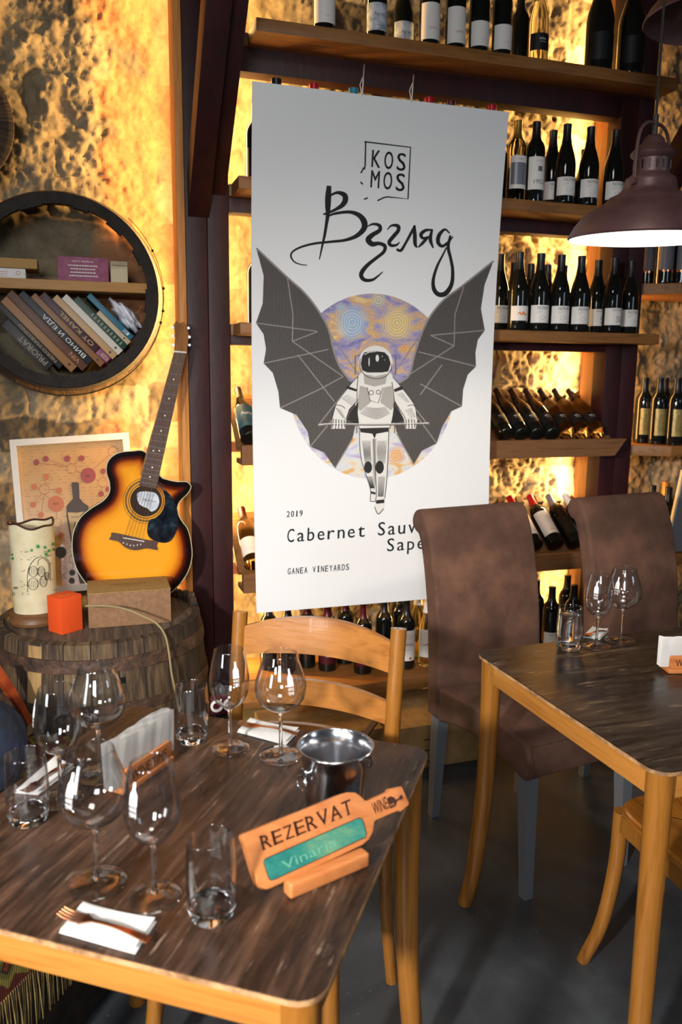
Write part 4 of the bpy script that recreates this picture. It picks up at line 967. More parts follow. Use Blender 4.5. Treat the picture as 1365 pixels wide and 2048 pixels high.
# plastic bag stuffed beside the books
def blob(bm, c, rx, ry, rz_, seed, amp=.3, n=3):
    r = bmesh.ops.create_icosphere(bm, subdivisions=n, radius=1); rr = np.random.RandomState(seed); ph = rr.rand(8) * 6
    for v in r['verts']:
        d = v.co.copy(); k = 1 + amp * (sin(d.x * 5 + ph[0]) * sin(d.z * 6 + ph[1]) + .5 * sin(d.z * 13 + d.x * 9 + ph[2]) * sin(d.y * 8 + ph[3])) * .6
        v.co = Vector((c[0] + d.x * rx * k, c[1] + d.y * ry * k, c[2] + d.z * rz_ * k))
bm = BM(); p = ony(251, 632, 3.15); blob(bm, (0, 0, 0), .068, .05, .027, 3, .35, 5)
bmesh.ops.rotate(bm, verts=bm.verts, cent=(0, 0, 0), matrix=Matrix.Rotation(radians(46), 3, 'Y')); bmesh.ops.translate(bm, verts=bm.verts, vec=p)
for v in bm.verts: v.co.z = min(v.co.z, zsh - .037)
M['bag'] = mottled('white_plastic_bag', [(.35, '#c8bcc4'), (.5, '#dcdce6'), (.64, '#f0f0f6'), (.74, '#c08aa0')], (1, 1, 1), 9, .3, .5)
tag(obj('plastic_bag', bm, 'bag', None, True, loc=p), 'crumpled white plastic bag stuffed behind the books in the cask ring', 'bag')
# wooden tray edge hanging high at the left picture edge
rl = thing('round_lid', 'round wooden cask lid hanging on the wall at the left picture edge', 'cask lid', (-.40, 3.2, 2.30))
bm = BM(); lathe(bm, [(0, 0), (.20, 0), (.215, .006), (.215, .03), (0, .03)], 48, None); bmesh.ops.transform(bm, matrix=RY, verts=bm.verts)
cx = ony(28, 250, 3.12).x - .215
bmesh.ops.translate(bm, vec=(cx + .40, -.1, ony(10, 250, 3.12).z - 2.30), verts=bm.verts); obj('disc', bm, 'stave_wall', rl)
bm = BM(); tube(bm, [(cx + .40, -.07, ony(10, 250, 3.12).z - 2.30), (cx + .40, .16, ony(10, 250, 3.12).z - 2.30)], .01, 8); obj('wall_pin', bm, 'iron_dark', rl)

# ------------------------------------------------------------------ barrel and the things on it
BC = Vector((.047, 2.80, 0)); ZB = .655
br_ = thing('wine_barrel', 'old half wine barrel with rusty hoops serving as a side table', 'barrel', BC)
def br_r(z): t_ = (z - .16) / .5; return .370 - .036 * max(t_, 0) ** 1.6 - (.01 * (1 - z / .16) if z < .16 else 0)
bm = BM(); lathe(bm, [(0, .0), (br_r(0), 0)] + [(br_r(z), z) for z in (.08, .16, .24, .32, .40, .48, .56, .62, .662)] + [(br_r(.662) - .024, .666), (br_r(.64) - .028, .645), (br_r(.64) - .03, .6)], 72)
obj('staves', bm, 'stave', br_, ang=30)
bm = BM(); lathe(bm, [(0, .60), (.309, .60), (.309, ZB), (0, ZB)], 64); obj('head', bm, 'headwood', br_, ang=30)
for z0, z1 in ((.575, .617), (.445, .475), (.10, .14)):
    bm = BM(); lathe(bm, [(br_r(z0) + .001, z0), (br_r(z0) + .005, z0 + .001), (br_r(z1) + .005, z1 - .001), (br_r(z1) + .001, z1)], 72, None, True); obj('hoop', bm, 'iron', br_)
def stave_patch(a0, a1, z0, z1, eps, mat, nm):
    bm = BM(); n = 4; zs = [z0 + (z1 - z0) * k / 8 for k in range(9)]
    g = [[bm.verts.new(((br_r(z) + eps) * cos(radians(a0 + (a1 - a0) * k / n)), (br_r(z) + eps) * sin(radians(a0 + (a1 - a0) * k / n)), z)) for k in range(n + 1)] for z in zs]
    for a, b in zip(g, g[1:]):
        for k in range(n): bm.faces.new((a[k], a[k + 1], b[k + 1], b[k]))
    r = bmesh.ops.solidify(bm, geom=bm.faces[:], thickness=.006) if False else None
    return obj(nm, bm, mat, br_)
def bang(px, py):
    p = onz(px, py, .6); 
    for k in range(6):
        d = Vector((p.x - BC.x, p.y - BC.y, 0))
        Y = BC.y - math.sqrt(max(br_r(.55) ** 2 - d.x ** 2, 1e-4)); p = ony(px, py, Y)
    return math.degrees(math.atan2(p.y - BC.y, p.x - BC.x))
a0, a1 = bang(55, 1340), bang(82, 1340)
M['newstave'] = mottled('pale_replaced_stave', [(.35, '#8b6c42'), (.6, '#a88655')], (8, 8, 1), 6, .7, .2)
for z0, z1 in ((.02, .0985), (.141, .444), (.476, .574), (.618, .655)): stave_patch(a0, a1, z0, z1, .0012, 'newstave', 'pale_stave')
ab = bang(245, 1325); stave_patch(ab - 1.3, ab + 1.3, .535, .555, .0012, 'black', 'square_hole')
for k in range(9):                                                # broken chime ends at the back right
    a = radians(2 + k * 4.6); h = .018 + .03 * ((k * 7) % 5) / 5; r0 = br_r(.66) - .026
    bm = BM(); box(bm, 0, .024, -.011, .011, 0, h, .002); bmesh.ops.rotate(bm, verts=bm.verts, cent=(0, 0, 0), matrix=Matrix.Rotation(a, 3, 'Z'))
    bmesh.ops.translate(bm, verts=bm.verts, vec=(r0 * cos(a), r0 * sin(a), .655))
    obj('chime_end', bm, 'stave', br_)
# framed print
FN = Vector((0, -1, .30)).normalized(); FP = Vector((0, 3.095, ZB + .012))
def fr_(eps): return lambda x, y: onplane(x, y, FP + FN * eps, FN)
TL, TR, BL, BR = (19, 881), (257, 866), [52, 1240], [292, 1235]
for q_ in (BL, BR):
    while fr_(0)(*q_).z < ZB + .0135: q_[1] -= .5; q_[0] -= .05
fp = thing('framed_poster', 'white-framed tan poster with a bottle and coloured circles', 'picture', FP)
def q2(u, v):  # u,v in 0..1 of the frame
    a = Vector(TL).lerp(Vector(TR), u); b = Vector(BL).lerp(Vector(BR), u); return a.lerp(b, v)
Q = [fr_(0)(*q2(u, v)) for u, v in ((0, 0), (1, 0), (1, 1), (0, 1))]
bm = BM(); prism(bm, Q, -FN * .010); obj('backing', bm, mottled('tan_poster', [(.4, '#b98d55'), (.6, '#c79a60')], (1, 1, 1), 3, .25, coat=.4), fp, True, smooth=False)
bm = BM(); t_ = .055; tv = .042
for (a, b, c, d) in (((0, 0), (1, 0), (1 - t_, tv), (t_, tv)), ((1, 0), (1, 1), (1 - t_, 1 - tv), (1 - t_, tv)), ((1, 1), (0, 1), (t_, 1 - tv), (1 - t_, 1 - tv)), ((0, 1), (0, 0), (t_, tv), (t_, 1 - tv))):
    prism(bm, [fr_(.001)(*q2(*k)) for k in (a, b, c, d)], FN * .012)
M['whiteframe'] = pr('white_frame', '#dedad2', .5); obj('frame', bm, 'whiteframe', fp, True, smooth=False)
def c2(x, y): return (x * .3077, 820 + y * .3077)
def fprint(nm, f, mat, e): bm = BM(); f(bm); mapped(bm, fr_(e), 40); obj(nm, bm, mat, fp, True, smooth=False)
M['c_wine'] = pr('wine_circle', '#8c3a36', .5); M['c_rust'] = pr('rust_circle', '#b5653a', .5); M['c_slate'] = pr('slate_circle', '#3b3330', .5); M['p_line'] = pr('poster_line', '#8f6337', .6); M['p_bottle'] = pr('poster_bottle', '#3c2c24', .5); M['p_lab'] = pr('poster_label', '#b49a6c', .5)
def textlines(bm):
    rr = random.Random(3)
    for r_ in range(46):
        y = 245 + r_ * 20; x = 125 + r_ * 1.6 + rr.uniform(0, 25)
        while x < 780:
            L = rr.uniform(14, 34)
            if rr.random() < .62: add_stroke(bm, [(*c2(x, y - (x - 125) * .05), .7), (*c2(x + L, y - (x + L - 125) * .05), .7)], smooth=False)
            x += L + rr.uniform(12, 40)
bm = BM(); textlines(bm)
for v in bm.verts: v.co = fr_(.0006)(v.co.x, v.co.y)
o = obj('tiny_text', bm, 'p_line', fp, True, smooth=False); o['kind'] = 'stuff'
def wine(bm):
    for x, y, r in ((236, 341, 20), (297, 318, 20), (437, 316, 21), (530, 314, 20), (573, 425, 50), (672, 397, 18), (657, 545, 19), (700, 515, 16)): add_ellipse(bm, *c2(x, y), r * .3077, r * .3077, 24)
def rust(bm):
    for x, y, r in ((300, 434, 20), (222, 499, 20), (385, 523, 21), (215, 616, 20), (364, 610, 53), (266, 682, 20), (398, 815, 18)): add_ellipse(bm, *c2(x, y), r * .3077, r * .3077, 24)
def slate(bm):
    for x, y, r in ((395, 925, 38), (470, 1057, 20), (467, 1110, 20)): add_ellipse(bm, *c2(x, y), r * .3077, r * .3077, 24)
def net(bm):
    for x, y, r in ((466, 381, 32), (668, 470, 30), (288, 515, 32), (737, 270, 32), (372, 735, 30), (478, 970, 28), (408, 1040, 28)): add_ring(bm, *c2(x, y), r * .3077, r * .3077, .7, 28)
    for a, b in (((236, 341), (440, 370)), ((297, 318), (440, 365)), ((437, 316), (466, 350)), ((530, 314), (480, 352)), ((496, 392), (530, 410)), ((573, 425), (640, 460)), ((573, 425), (500, 500)), ((600, 390), (715, 290)), ((672, 397), (670, 440)), ((657, 545), (666, 500)), ((300, 434), (290, 484)), ((222, 499), (256, 510)), ((385, 523), (320, 515)), ((288, 547), (364, 610)), ((288, 547), (266, 682)), ((215, 616), (275, 542)), ((364, 610), (370, 705)), ((372, 765), (398, 815)), ((395, 925), (470, 880)), ((408, 1068), (440, 1110)), ((478, 998), (470, 1040))):
        add_stroke(bm, [(*c2(*a), .7), (*c2(*b), .7)], smooth=False)
fprint('printed_lines', net, 'c_wine', .0009)
for ls, mt in ((((236, 341, 20), (297, 318, 20), (437, 316, 21), (530, 314, 20), (573, 425, 50), (672, 397, 18), (657, 545, 19), (700, 515, 16)), 'c_wine'), (((300, 434, 20), (222, 499, 20), (385, 523, 21), (215, 616, 20), (364, 610, 53), (266, 682, 20), (398, 815, 18)), 'c_rust'), (((395, 925, 38), (470, 1057, 20), (467, 1110, 20)), 'c_slate')):
    for x_, y_, r_ in ls: fprint('printed_circle', lambda bm: add_ellipse(bm, *c2(x_, y_), r_ * .3077, r_ * .3077, 24), mt, .0013)
fprint('printed_bottle', lambda bm: add_poly(bm, [c2(*p) for p in ((463, 478), (472, 470), (505, 469), (514, 478), (517, 572), (540, 600), (575, 625), (582, 700), (610, 1120), (520, 1130), (470, 900), (432, 690), (432, 625), (452, 600), (475, 575))]), 'p_bottle', .0016)
fprint('printed_bottle_label', lambda bm: add_poly(bm, [c2(*p) for p in ((440, 665), (500, 668), (577, 655), (590, 830), (470, 850))]), 'p_lab', .0019)
fprint('poster_lettering', lambda bm: (add_text(bm, 'SAN BUROUNO', c2(462, 702), (26, -1.4), (0, -3.4)), add_text(bm, 'K', c2(478, 770), (12, -1), (3, -14)), add_text(bm, 'RED', c2(557, 436), (9, -.4), (0, -5)), add_text(bm, 'WHITE', c2(343, 616), (12, -.4), (0, -4))), 'p_bottle', .0022)
# guitar
GN = Vector((0, -1, .08)).normalized(); GP = Vector((0, 2.862, ZB))
def gf(e): return lambda x, y: onplane(x, y, GP + GN * e, GN)
gu = thing('acoustic_guitar', 'sunburst acoustic guitar with cutaway leaning beside the poster', 'guitar', (.22, 2.88, ZB))
body_c = [(948, 278), (860, 268), (765, 282), (706, 330), (692, 400), (712, 470), (712, 535), (672, 590), (590, 642), (520, 705), (480, 790), (470, 880), (482, 980), (520, 1070), (600, 1165), (720, 1240), (850, 1276), (960, 1268), (1060, 1225), (1150, 1150), (1212, 1070), (1244, 980), (1246, 890), (1222, 780), (1175, 710), (1152, 650), (1168, 595), (1218, 545), (1241, 500), (1215, 468), (1150, 466), (1085, 452), (1038, 425)]
pts = [c2(*p) for p in spline(body_c, 4, True)]
pts = [list(p) for p in pts]
for p in pts:
    while gf(-.085)(*p).z < ZB + .001 or gf(0)(*p).z < ZB + .003: p[1] -= .4
F0 = [gf(0)(*p) for p in pts]; gc = gf(0)(*c2(860, 820))
bm = BM(); prism(bm, F0, -GN * .085)
for f in bm.faces: f.material_index = 0 if abs(f.normal.dot(GN)) > .9 else 1
t = NT('sunburst_lacquer'); ca = t.add('ShaderNodeAttribute', attribute_name='edge'); nz_ = t.noise(t.coords(), 40, 4)
e_ = t.math('ADD', ca.outputs['Fac'], t.math('MULTIPLY', t.math('SUBTRACT', nz_, .5), .05))
t.link(t.ramp(e_, [(.0, rgb('#0b0607')), (.20, rgb('#160806')), (.34, rgb('#5c1a0a')), (.50, rgb('#c2641a')), (.72, rgb('#e8951f')), (1.0, rgb('#f0a32a'))]), t.b.inputs['Base Color'])
t.b.inputs['Roughness'].default_value = .12; t.b.inputs['Coat Weight'].default_value = .8; t.b.inputs['Coat Roughness'].default_value = .03
M['sunburst'] = t.m; M['guitar_side'] = pr('guitar_side', '#120c0b', .15, coat=.6); M['binding'] = pr('cream_binding', '#c9c19c', .4)
# front plate as a fine grid so that the sunburst can follow the outline
obj('body', bm, ['guitar_side', 'guitar_side'], gu, True, ang=30)
bm = BM(); add_poly(bm, pts)
for ax, lo, hi in ((0, 140, 385), (1, 895, 1215)):
    k = lo
    while k < hi:
        co = [0, 0, 0]; no = [0, 0, 0]; co[ax] = k; no[ax] = 1
        bmesh.ops.bisect_plane(bm, geom=bm.verts[:] + bm.edges[:] + bm.faces[:], plane_co=co, plane_no=no); k += 4
P2 = np.array(pts)
def edist(x, y):
    A = P2; B = np.roll(P2, -1, 0); d = B - A; tt = np.clip(((np.array((x, y)) - A) * d).sum(1) / ((d * d).sum(1) + 1e-9), 0, 1)
    return np.sqrt(((A + d * tt[:, None] - (x, y)) ** 2).sum(1)).min()
ed = [min(edist(v.co.x, v.co.y) / 46, 1) for v in bm.verts]
for v in bm.verts: v.co = gf(.0008)(v.co.x, v.co.y)
bmesh.ops.recalc_face_normals(bm, faces=bm.faces)
o = obj('soundboard', bm, 'sunburst', gu, True, smooth=False, label='glossy orange to black sunburst soundboard')
at_ = o.data.attributes.new('edge', 'FLOAT', 'POINT'); at_.data.foreach_set('value', ed)
bm = BM(); tube(bm, [gf(-.001)(*p) for p in pts] + [gf(-.001)(*pts[0])], .0022, 6, False); obj('binding', bm, 'binding', gu, True)
def gpart(nm, f, mat, e, th=.0, bev=0, cut=None):
    bm = BM(); f(bm)
    if cut: mapped(bm, gf(e), cut)
    else:
        for v in bm.verts: v.co = gf(e)(v.co.x, v.co.y)
    if th:
        r = bmesh.ops.extrude_face_region(bm, geom=bm.faces[:]); bmesh.ops.translate(bm, verts=[g for g in r['geom'] if isinstance(g, bmesh.types.BMVert)], vec=GN * th)
        bmesh.ops.recalc_face_normals(bm, faces=bm.faces)
    return obj(nm, bm, mat, gu, True, smooth=False)
M['hole_dark'] = pr('sound_hole', '#2a1710', .8); M['rosette'] = pr('rosette', '#2b2a12', .4); M['gboard'] = wood('rosewood', '#3d241a', '#4c2f22', '#2f1a12', 2, .45, 6)
M['pick'] = mottled('dark_tortoise_pickguard', [(.35, '#0a0d12'), (.55, '#18222c'), (.75, '#3b4a52')], (1, 1, 1), 30, .1, coat=.5)
hc = c2(950, 590)
gpart('rosette', lambda bm: [add_ring(bm, *hc, r * .3077, r * 1.0 * .3077, w_ * .3077, 50) for r, w_ in ((113, 6), (125, 3), (133, 8), (148, 3))], 'rosette', .0012)
gpart('sound_hole', lambda bm: add_ellipse(bm, *hc, 32, 31.5, 50), 'hole_dark', .0012)
gpart('inner_label', lambda bm: add_poly(bm, [c2(*p) for p in spline(((892, 545), (930, 530), (1010, 540), (1036, 590), (1020, 640), (985, 660), (960, 640), (905, 610)), 4, True)]), mottled('maker_label', [(.4, '#a9b3c0'), (.6, '#d5d9de')], (1, 1, 1), 20, .6), .0016)
gpart('inner_lettering', lambda bm: add_text(bm, 'Maxwood', c2(930, 585), (26, 5), (0, -3.5)), 'ink', .0020)
gpart('pickguard', lambda bm: add_poly(bm, [c2(*p) for p in spline(((1062, 520), (1100, 545), (1140, 610), (1158, 690), (1150, 780), (1110, 850), (1050, 862), (980, 835), (957, 790), (970, 720), (1015, 700), (1060, 650), (1072, 580)), 5, True)]), 'pick', .0016, .0012)
gpart('bridge', lambda bm: add_poly(bm, [c2(*p) for p in spline(((735, 796), (860, 822), (950, 842), (1020, 852), (1016, 880), (1022, 908), (950, 898), (880, 910), (820, 895), (770, 855), (712, 840), (722, 818)), 4, True)]), 'gboard', .0016, .007)
gpart('saddle', lambda bm: add_stroke(bm, [(*c2(800, 830), 1.6), (*c2(938, 854), 1.6)], smooth=False), 'label_white', .0086, .003)
for k in range(6):
    p = gf(.009)(*c2(803 + 22.6 * k, 864 + 5.0 * (1 - abs(k - 2.5) / 2.5) * 3 + k * 2)); bm = BM(); bmesh.ops.create_uvsphere(bm, u_segments=10, v_segments=6, radius=.0026); bmesh.ops.translate(bm, verts=bm.verts, vec=p); obj('bridge_pin', bm, 'label_white', gu, True)
nut = [(348.5, 703), (373, 705)]; heel = [c2(903, 492), c2(1016, 512)]
nk = gpart('neck', lambda bm: add_poly(bm, [nut[0], nut[1], (heel[1][0] - 2, heel[1][1] - 22), (heel[0][0] + 2, heel[0][1] - 22)]), 'beech', -.012, .013)
gpart('fingerboard', lambda bm: add_poly(bm, [nut[0], nut[1], heel[1], heel[0]]), 'gboard', .0012, .005)
A_, B_ = Vector(nut[0]), Vector(nut[1]); Cc, D_ = Vector(heel[1]), Vector(heel[0])
gpart('nut', lambda bm: add_stroke(bm, [(*nut[0], 3), (*nut[1], 3)], smooth=False), 'label_white', .0062, .002)
fy = [1 - 2 ** (-k / 12) for k in range(1, 20)]
def frets(bm):
    for f_ in fy:
        u = f_ / .665
        a = A_.lerp(D_, u); b = B_.lerp(Cc, u)
        if u < .99: add_stroke(bm, [(*a, .8), (*b, .8)], smooth=False)
bm = BM(); frets(bm)
for v in bm.verts: v.co = gf(.0066)(v.co.x, v.co.y)
o = obj('frets', bm, 'cap_grey', gu, True, smooth=False); o['kind'] = 'stuff'
for k in (3, 5, 7, 9, 12, 15, 17):
    u = ((1 - 2 ** (-(k - .5) / 12)) / .665); m_ = A_.lerp(D_, u).lerp(B_.lerp(Cc, u), .5)
    for dx in ((-6, 6) if k == 12 else (0,)): gpart('fret_marker', lambda bm: add_ellipse(bm, m_.x + dx, m_.y, 1.7, 1.7, 12), 'label_white', .0067)
for k in range(6):
    u = (k + .7) / 6.4; a = A_.lerp(B_, u); h_ = D_.lerp(Cc, u); s_ = Vector(c2(803 + 22.6 * k, 842 + 4 * k))
    bm = BM(); tube(bm, [gf(.0085)(*a), gf(.009)(*h_), gf(.0115)(*s_)], .00055, 5); obj('string', bm, 'steel', gu, True)
gpart('headstock', lambda bm: add_poly(bm, [(348, 702), (373, 704), (377, 672), (373, 650), (366, 645), (358, 648), (352, 642), (347, 650), (350, 672)]), 'beech', -.010, .012)
for p in ((347, 690), (346, 672), (346, 655), (379, 690), (379, 674), (377, 656)):
    bm = BM(); tube(bm, [gf(-.004)(*p), gf(.004)(*p)], .005, 8); q = gf(0)(p[0] + (5 if p[0] < 360 else -5), p[1]); tube(bm, [gf(0)(*p), q], .0025, 6); obj('tuning_peg', bm, 'steel', gu, True)
# cream printed lantern
vl = thing('parchment_lantern', 'cream parchment table lantern printed with a barrel cellar and vine leaves', 'lamp', (-.160, 2.79, ZB))
bm = BM(); lathe(bm, [(0, .0005), (.060, .0005), (.083, .004), (.086, .014), (.080, .028), (.082, .036), (.074, .044), (0, .044)], 44); obj('wooden_base', bm, 'rackwood', vl)
zt = .335
bm = BM(); n = 56; g = []
for k in range(13):
    z = .044 + (zt - .044) * k / 12; row = []
    for i in range(n):
        a = 2 * pi * i / n; R_ = .069 + .001 * sin(5 * a + z * 30); zz_ = z + (k / 12) ** 3 * (.007 * sin(2 * a + .8) + .004 * sin(5 * a))
        row.append(bm.verts.new((R_ * cos(a), R_ * sin(a), zz_)))
    g.append(row)
for a, b in zip(g, g[1:]):
    for i in range(n): bm.faces.new((a[i], a[(i + 1) % n], b[(i + 1) % n], b[i]))
rim = [v.co.copy() for v in g[-1]]
M['parchment'] = mottled('parchment', [(.35, '#cdbf98'), (.6, '#ddd2b0')], (1, 1, 1), 10, .5)
obj('shade', bm, 'parchment', vl)
bm = BM(); tube(bm, rim + [rim[0]], .0035, 8, False); obj('shade_rim', bm, 'burnt', vl)
def vsurf(u, v):  # pixel -> cylinder
    r = ray(u, v); o_ = CAM - Vector((vl.location.x, vl.location.y, 0)); R_ = .0712
    a = r.x ** 2 + r.y ** 2; b = 2 * (o_.x * r.x + o_.y * r.y); c = o_.x ** 2 + o_.y ** 2 - R_ ** 2
    D = max(b * b - 4 * a * c, 0); return CAM + r * ((-b - math.sqrt(D)) / (2 * a))
def vpart(nm, f, mat): bm = BM(); f(bm); mapped(bm, vsurf, 20, 6); obj(nm, bm, mat, vl, True, smooth=False)
def cellar(bm):
    rr = random.Random(5)
    add_stroke(bm, [(*c2(*p), 1.0) for p in ((180, 1185), (178, 1080), (190, 1020), (225, 970), (265, 955), (305, 970), (325, 1010), (328, 1110))])
    add_stroke(bm, [(*c2(*p), .8) for p in ((245, 1010), (252, 975), (280, 965), (315, 1000), (318, 1080))])
    for cx_, cy_, rx, ry in ((215, 1050, 30, 34), (215, 1130, 34, 38), (268, 1050, 24, 32), (282, 1115, 24, 34), (305, 1080, 14, 26)):
        add_ring(bm, *c2(cx_, cy_), rx * .3077, ry * .3077, .9, 20)
        for k in range(5): add_stroke(bm, [(*c2(cx_ - rx * .7 + k * rx * .35, cy_ - ry * .7), .5), (*c2(cx_ - rx * .8 + k * rx * .4, cy_ + ry * .7), .5)], smooth=False)
    for k in range(46):
        x, y = rr.uniform(130, 345), rr.uniform(905, 1215)
        if 190 < x < 320 and y > 975: continue
        add_stroke(bm, [(*c2(x, y), .9), (*c2(x + rr.uniform(10, 24), y + rr.uniform(-2, 2)), .6)], smooth=False)
    add_text(bm, 'MM', c2(88, 1165), (8, 0), (0, -5)); add_text(bm, 'O.', c2(80, 1205), (6, 0), (0, -6))
vpart('printed_cellar', cellar, 'ink')
M['leaf'] = pr('leaf_green', '#2f8a3c', .5)
def leaves(bm):
    for x, y, s in ((205, 912, 13), (247, 888, 17), (292, 893, 13), (318, 915, 14), (300, 938, 15), (348, 872, 15), (352, 905, 12), (78, 940, 10), (82, 965, 12)):
        pp = []
        for k in range(10): a = 2 * pi * k / 10; q = s * (1 if k % 2 == 0 else .5); pp.append(c2(x + q * cos(a), y + q * sin(a)))
        add_poly(bm, pp)
vpart('printed_leaves', leaves, 'leaf')
# brown gift carton
a, b = onz(178, 1258, ZB), onz(343, 1245, ZB); d_ = (b - a).normalized(); nrm = Vector((-d_.y, d_.x, 0)); L = (b - a).length
hb = ony(260, 1183, (a.y + b.y) / 2).z - ZB - .001
cb = thing('gift_carton', 'plain brown cardboard wine carton lying on the barrel before the guitar', 'box', (a + b) / 2 + nrm * .085, math.atan2(d_.y, d_.x))
bm = BM(); box(bm, -L / 2, L / 2, -.085, .085, .001, hb, .002); obj('body', bm, 'kraft', cb)
bm = BM(); box(bm, -L / 2 - .001, L / 2 + .001, -.086, .086, hb, hb + .003, .001); obj('lid', bm, 'kraft_top', cb)
M['stamp'] = pr('stamp_ink', '#6f4f26', .7)
bm = BM(); add_text(bm, 'CASTEL MIMI', (-.06, .0), (.12, 0), (0, .014)); add_text(bm, 'VINARIE', (-.03, -.02), (.06, 0), (0, .008)); mapped(bm, lambda u, v: Vector((u, v, hb + .0036))); obj('lettering', bm, 'stamp', cb, smooth=False)
bm = BM()
for k in range(26): x = -L / 2 + L * (k + .5) / 26; add_poly(bm, [(x - .002, -.0866), (x + .002, -.0866), (x + .002, -.082), (x - .002, -.082)])
mapped(bm, lambda u, v: Vector((u, v, hb + .0036))); o = obj('perforation', bm, 'kraft', cb, smooth=False); o['kind'] = 'stuff'
# orange box
oc = thing('orange_box', 'small bright orange gift box on the barrel rim', 'box', (-.066, 2.665, ZB), radians(36))
bm = BM(); box(bm, -.039, .039, -.036, .036, .001, .117, .001); obj('body', bm, 'orange_card', oc)
bm = BM(); box(bm, -.0395, .0395, -.0365, .0365, .117, .119, .0005); obj('lid', bm, 'orange_card', oc)
bm = BM(); add_stroke(bm, [(-.012, .012, .002), (-.016, -.002, .004), (-.006, -.014, .004), (.010, -.012, .003), (.018, -.004, .001)]); mapped(bm, lambda u, v: Vector((u, v, .1196))); obj('yellow_curl', bm, 'yellow_ink', oc, smooth=False)
# cord
bm = BM(); cpt = [ony(171, 1212, 2.59), ony(215, 1212, 2.57), ony(250, 1218, 2.56), ony(285, 1232, 2.54), ony(312, 1246, 2.52), ony(330, 1270, 2.505), ony(338, 1305, 2.49), ony(343, 1345, 2.475), ony(352, 1388, 2.47), ony(360, 1430, 2.47)]
cpt = [Vector((p.x, p.y, max(p.z, .672) if p.y > 2.52 else p.z)) for p in cpt]
tube(bm, [Vector(p) for p in spline([tuple(p) for p in cpt], 6)], .0035, 8); tag(obj('power_cord', bm, 'cord', None, True, loc=cpt[3]), 'thin beige cord draped across the carton and down the barrel', 'cord')

# ------------------------------------------------------------------ bench with kilim
bw = thing('bench', 'dark wooden bench under the patterned throw left of the table', 'bench', (-.45, 1.75, 0), radians(-34.9))
R0 = Matrix.Rotation(radians(34.9), 3, 'Z')
def bl(p): return R0 @ (Vector(p) - Vector(bw.location))
e0 = bl((.158 + .82 * -.400, 1.289 + .572 * .400, 0)); xr = e0.x
y0_ = bl((.158, 1.289, 0)).y
obj('seat_box', boxm(xr - .50, xr - .012, y0_ - .75, y0_ + .73, .02, .435, .008), 'iron_dark', bw)
t = NT('kilim_weave'); v = t.coords((1, 1, 1)); vo = t.add('ShaderNodeTexVoronoi', feature='F1'); vo.distance = 'MANHATTAN'; vo.inputs['Scale'].default_value = 12; t.link(v, vo.inputs['Vector'])
n1 = t.noise(t.coords((1, 3, 1)), 5, 3)
c1_ = t.ramp(t.math('ADD', t.math('MULTIPLY', vo.outputs['Distance'], .7), t.math('MULTIPLY', n1, .6)), [(.30, rgb('#3f2c18')), (.42, rgb('#b04a1c')), (.50, rgb('#3a2e1a')), (.56, rgb('#8a7c34')), (.66, rgb('#b0a24a')), (.8, rgb('#7a2c16'))])
c1_.node.color_ramp.interpolation = 'CONSTANT' if hasattr(c1_, 'node') else 'LINEAR'
wv = t.add('ShaderNodeTexWave'); wv.inputs['Scale'].default_value = 70; wv.bands_direction = 'Y'; t.link(v, wv.inputs[0])
t.link(t.mix(t.math('MULTIPLY', wv.outputs['Fac'], .5), c1_, rgb('#0f0b08')), t.b.inputs['Base Color']); t.b.inputs['Roughness'].default_value = .95; t.bump(wv.outputs['Fac'], .6, .004); M['kilim'] = t.m
th = thing('kilim_throw', 'red and yellow patterned kilim throw with fringe covering the bench', 'throw', (-.45, 1.75, .436), radians(-34.9))
bm = BM(); prof = [(xr - .49, .002), (xr - .3, .004), (xr - .03, .006), (xr - .003, .002), (xr + .004, -.012), (xr + .006, -.06), (xr + .006, -.14)]; ys = [y0_ - .74 + 1.46 * k / 30 for k in range(31)]
g = [[bm.verts.new((x + (.003 * sin(y * 18) if z < -.02 else 0), y, z + (.003 * sin(y * 11 + x * 9) + .003 if z > 0 else 0))) for x, z in prof] for y in ys]
for a, b in zip(g, g[1:]):
    for k in range(len(prof) - 1): bm.faces.new((a[k], a[k + 1], b[k + 1], b[k]))
bmesh.ops.solidify(bm, geom=bm.faces[:], thickness=.003); obj('woven_cloth', bm, 'kilim', th)
bm = BM()
for k in range(230):
    y = y0_ - .74 + 1.46 * k / 230; dx = random.uniform(-.004, .006); dy = random.uniform(-.006, .006)
    tube(bm, [(xr + .006, y, -.135), (xr + .008 + dx * .4, y + dy * .4, -.19), (xr + .007 + dx, y + dy, -.26)], [.0016, .0014, .0008], 4)
M['fringe'] = mottled('fringe_threads', [(.4, '#5c4826'), (.6, '#8a7440')], (1, 1, 1), 20, .9)
o = obj('fringe', bm, 'fringe', th, smooth=False); o['kind'] = 'stuff'
M['navy_fur'] = mottled('navy_cushion', [(.35, '#070a14'), (.6, '#101a30'), (.8, '#22304c')], (1, 1, 1), 14, .95, .8)
cq = onz(5, 1425, .52)
bm = BM(); r_ = bmesh.ops.create_cube(bm, size=1); bmesh.ops.subdivide_edges(bm, edges=bm.edges[:], cuts=9, use_grid_fill=True)
for v in bm.verts:
    x, y, z = v.co; k = (1 - (2 * x) ** 4 * .3) * (1 - (2 * z) ** 4 * .3); v.co = Vector((x * .30 * (1 - .25 * (2 * z) ** 2 * abs(2 * x)), y * .14 * max(.10, (1 - (2 * x) ** 4) * (1 - (2 * z) ** 4)) ** .6, z * .24 * (1 - .25 * (2 * x) ** 2 * abs(2 * z))))
bmesh.ops.rotate(bm, verts=bm.verts, cent=(0, 0, 0), matrix=Matrix.Rotation(radians(-35), 3, 'Z') @ Matrix.Rotation(radians(-18), 3, 'X'))
zm = min(v.co.z for v in bm.verts); cz = .447 - zm
bmesh.ops.translate(bm, verts=bm.verts, vec=(-.285, 2.06, cz))
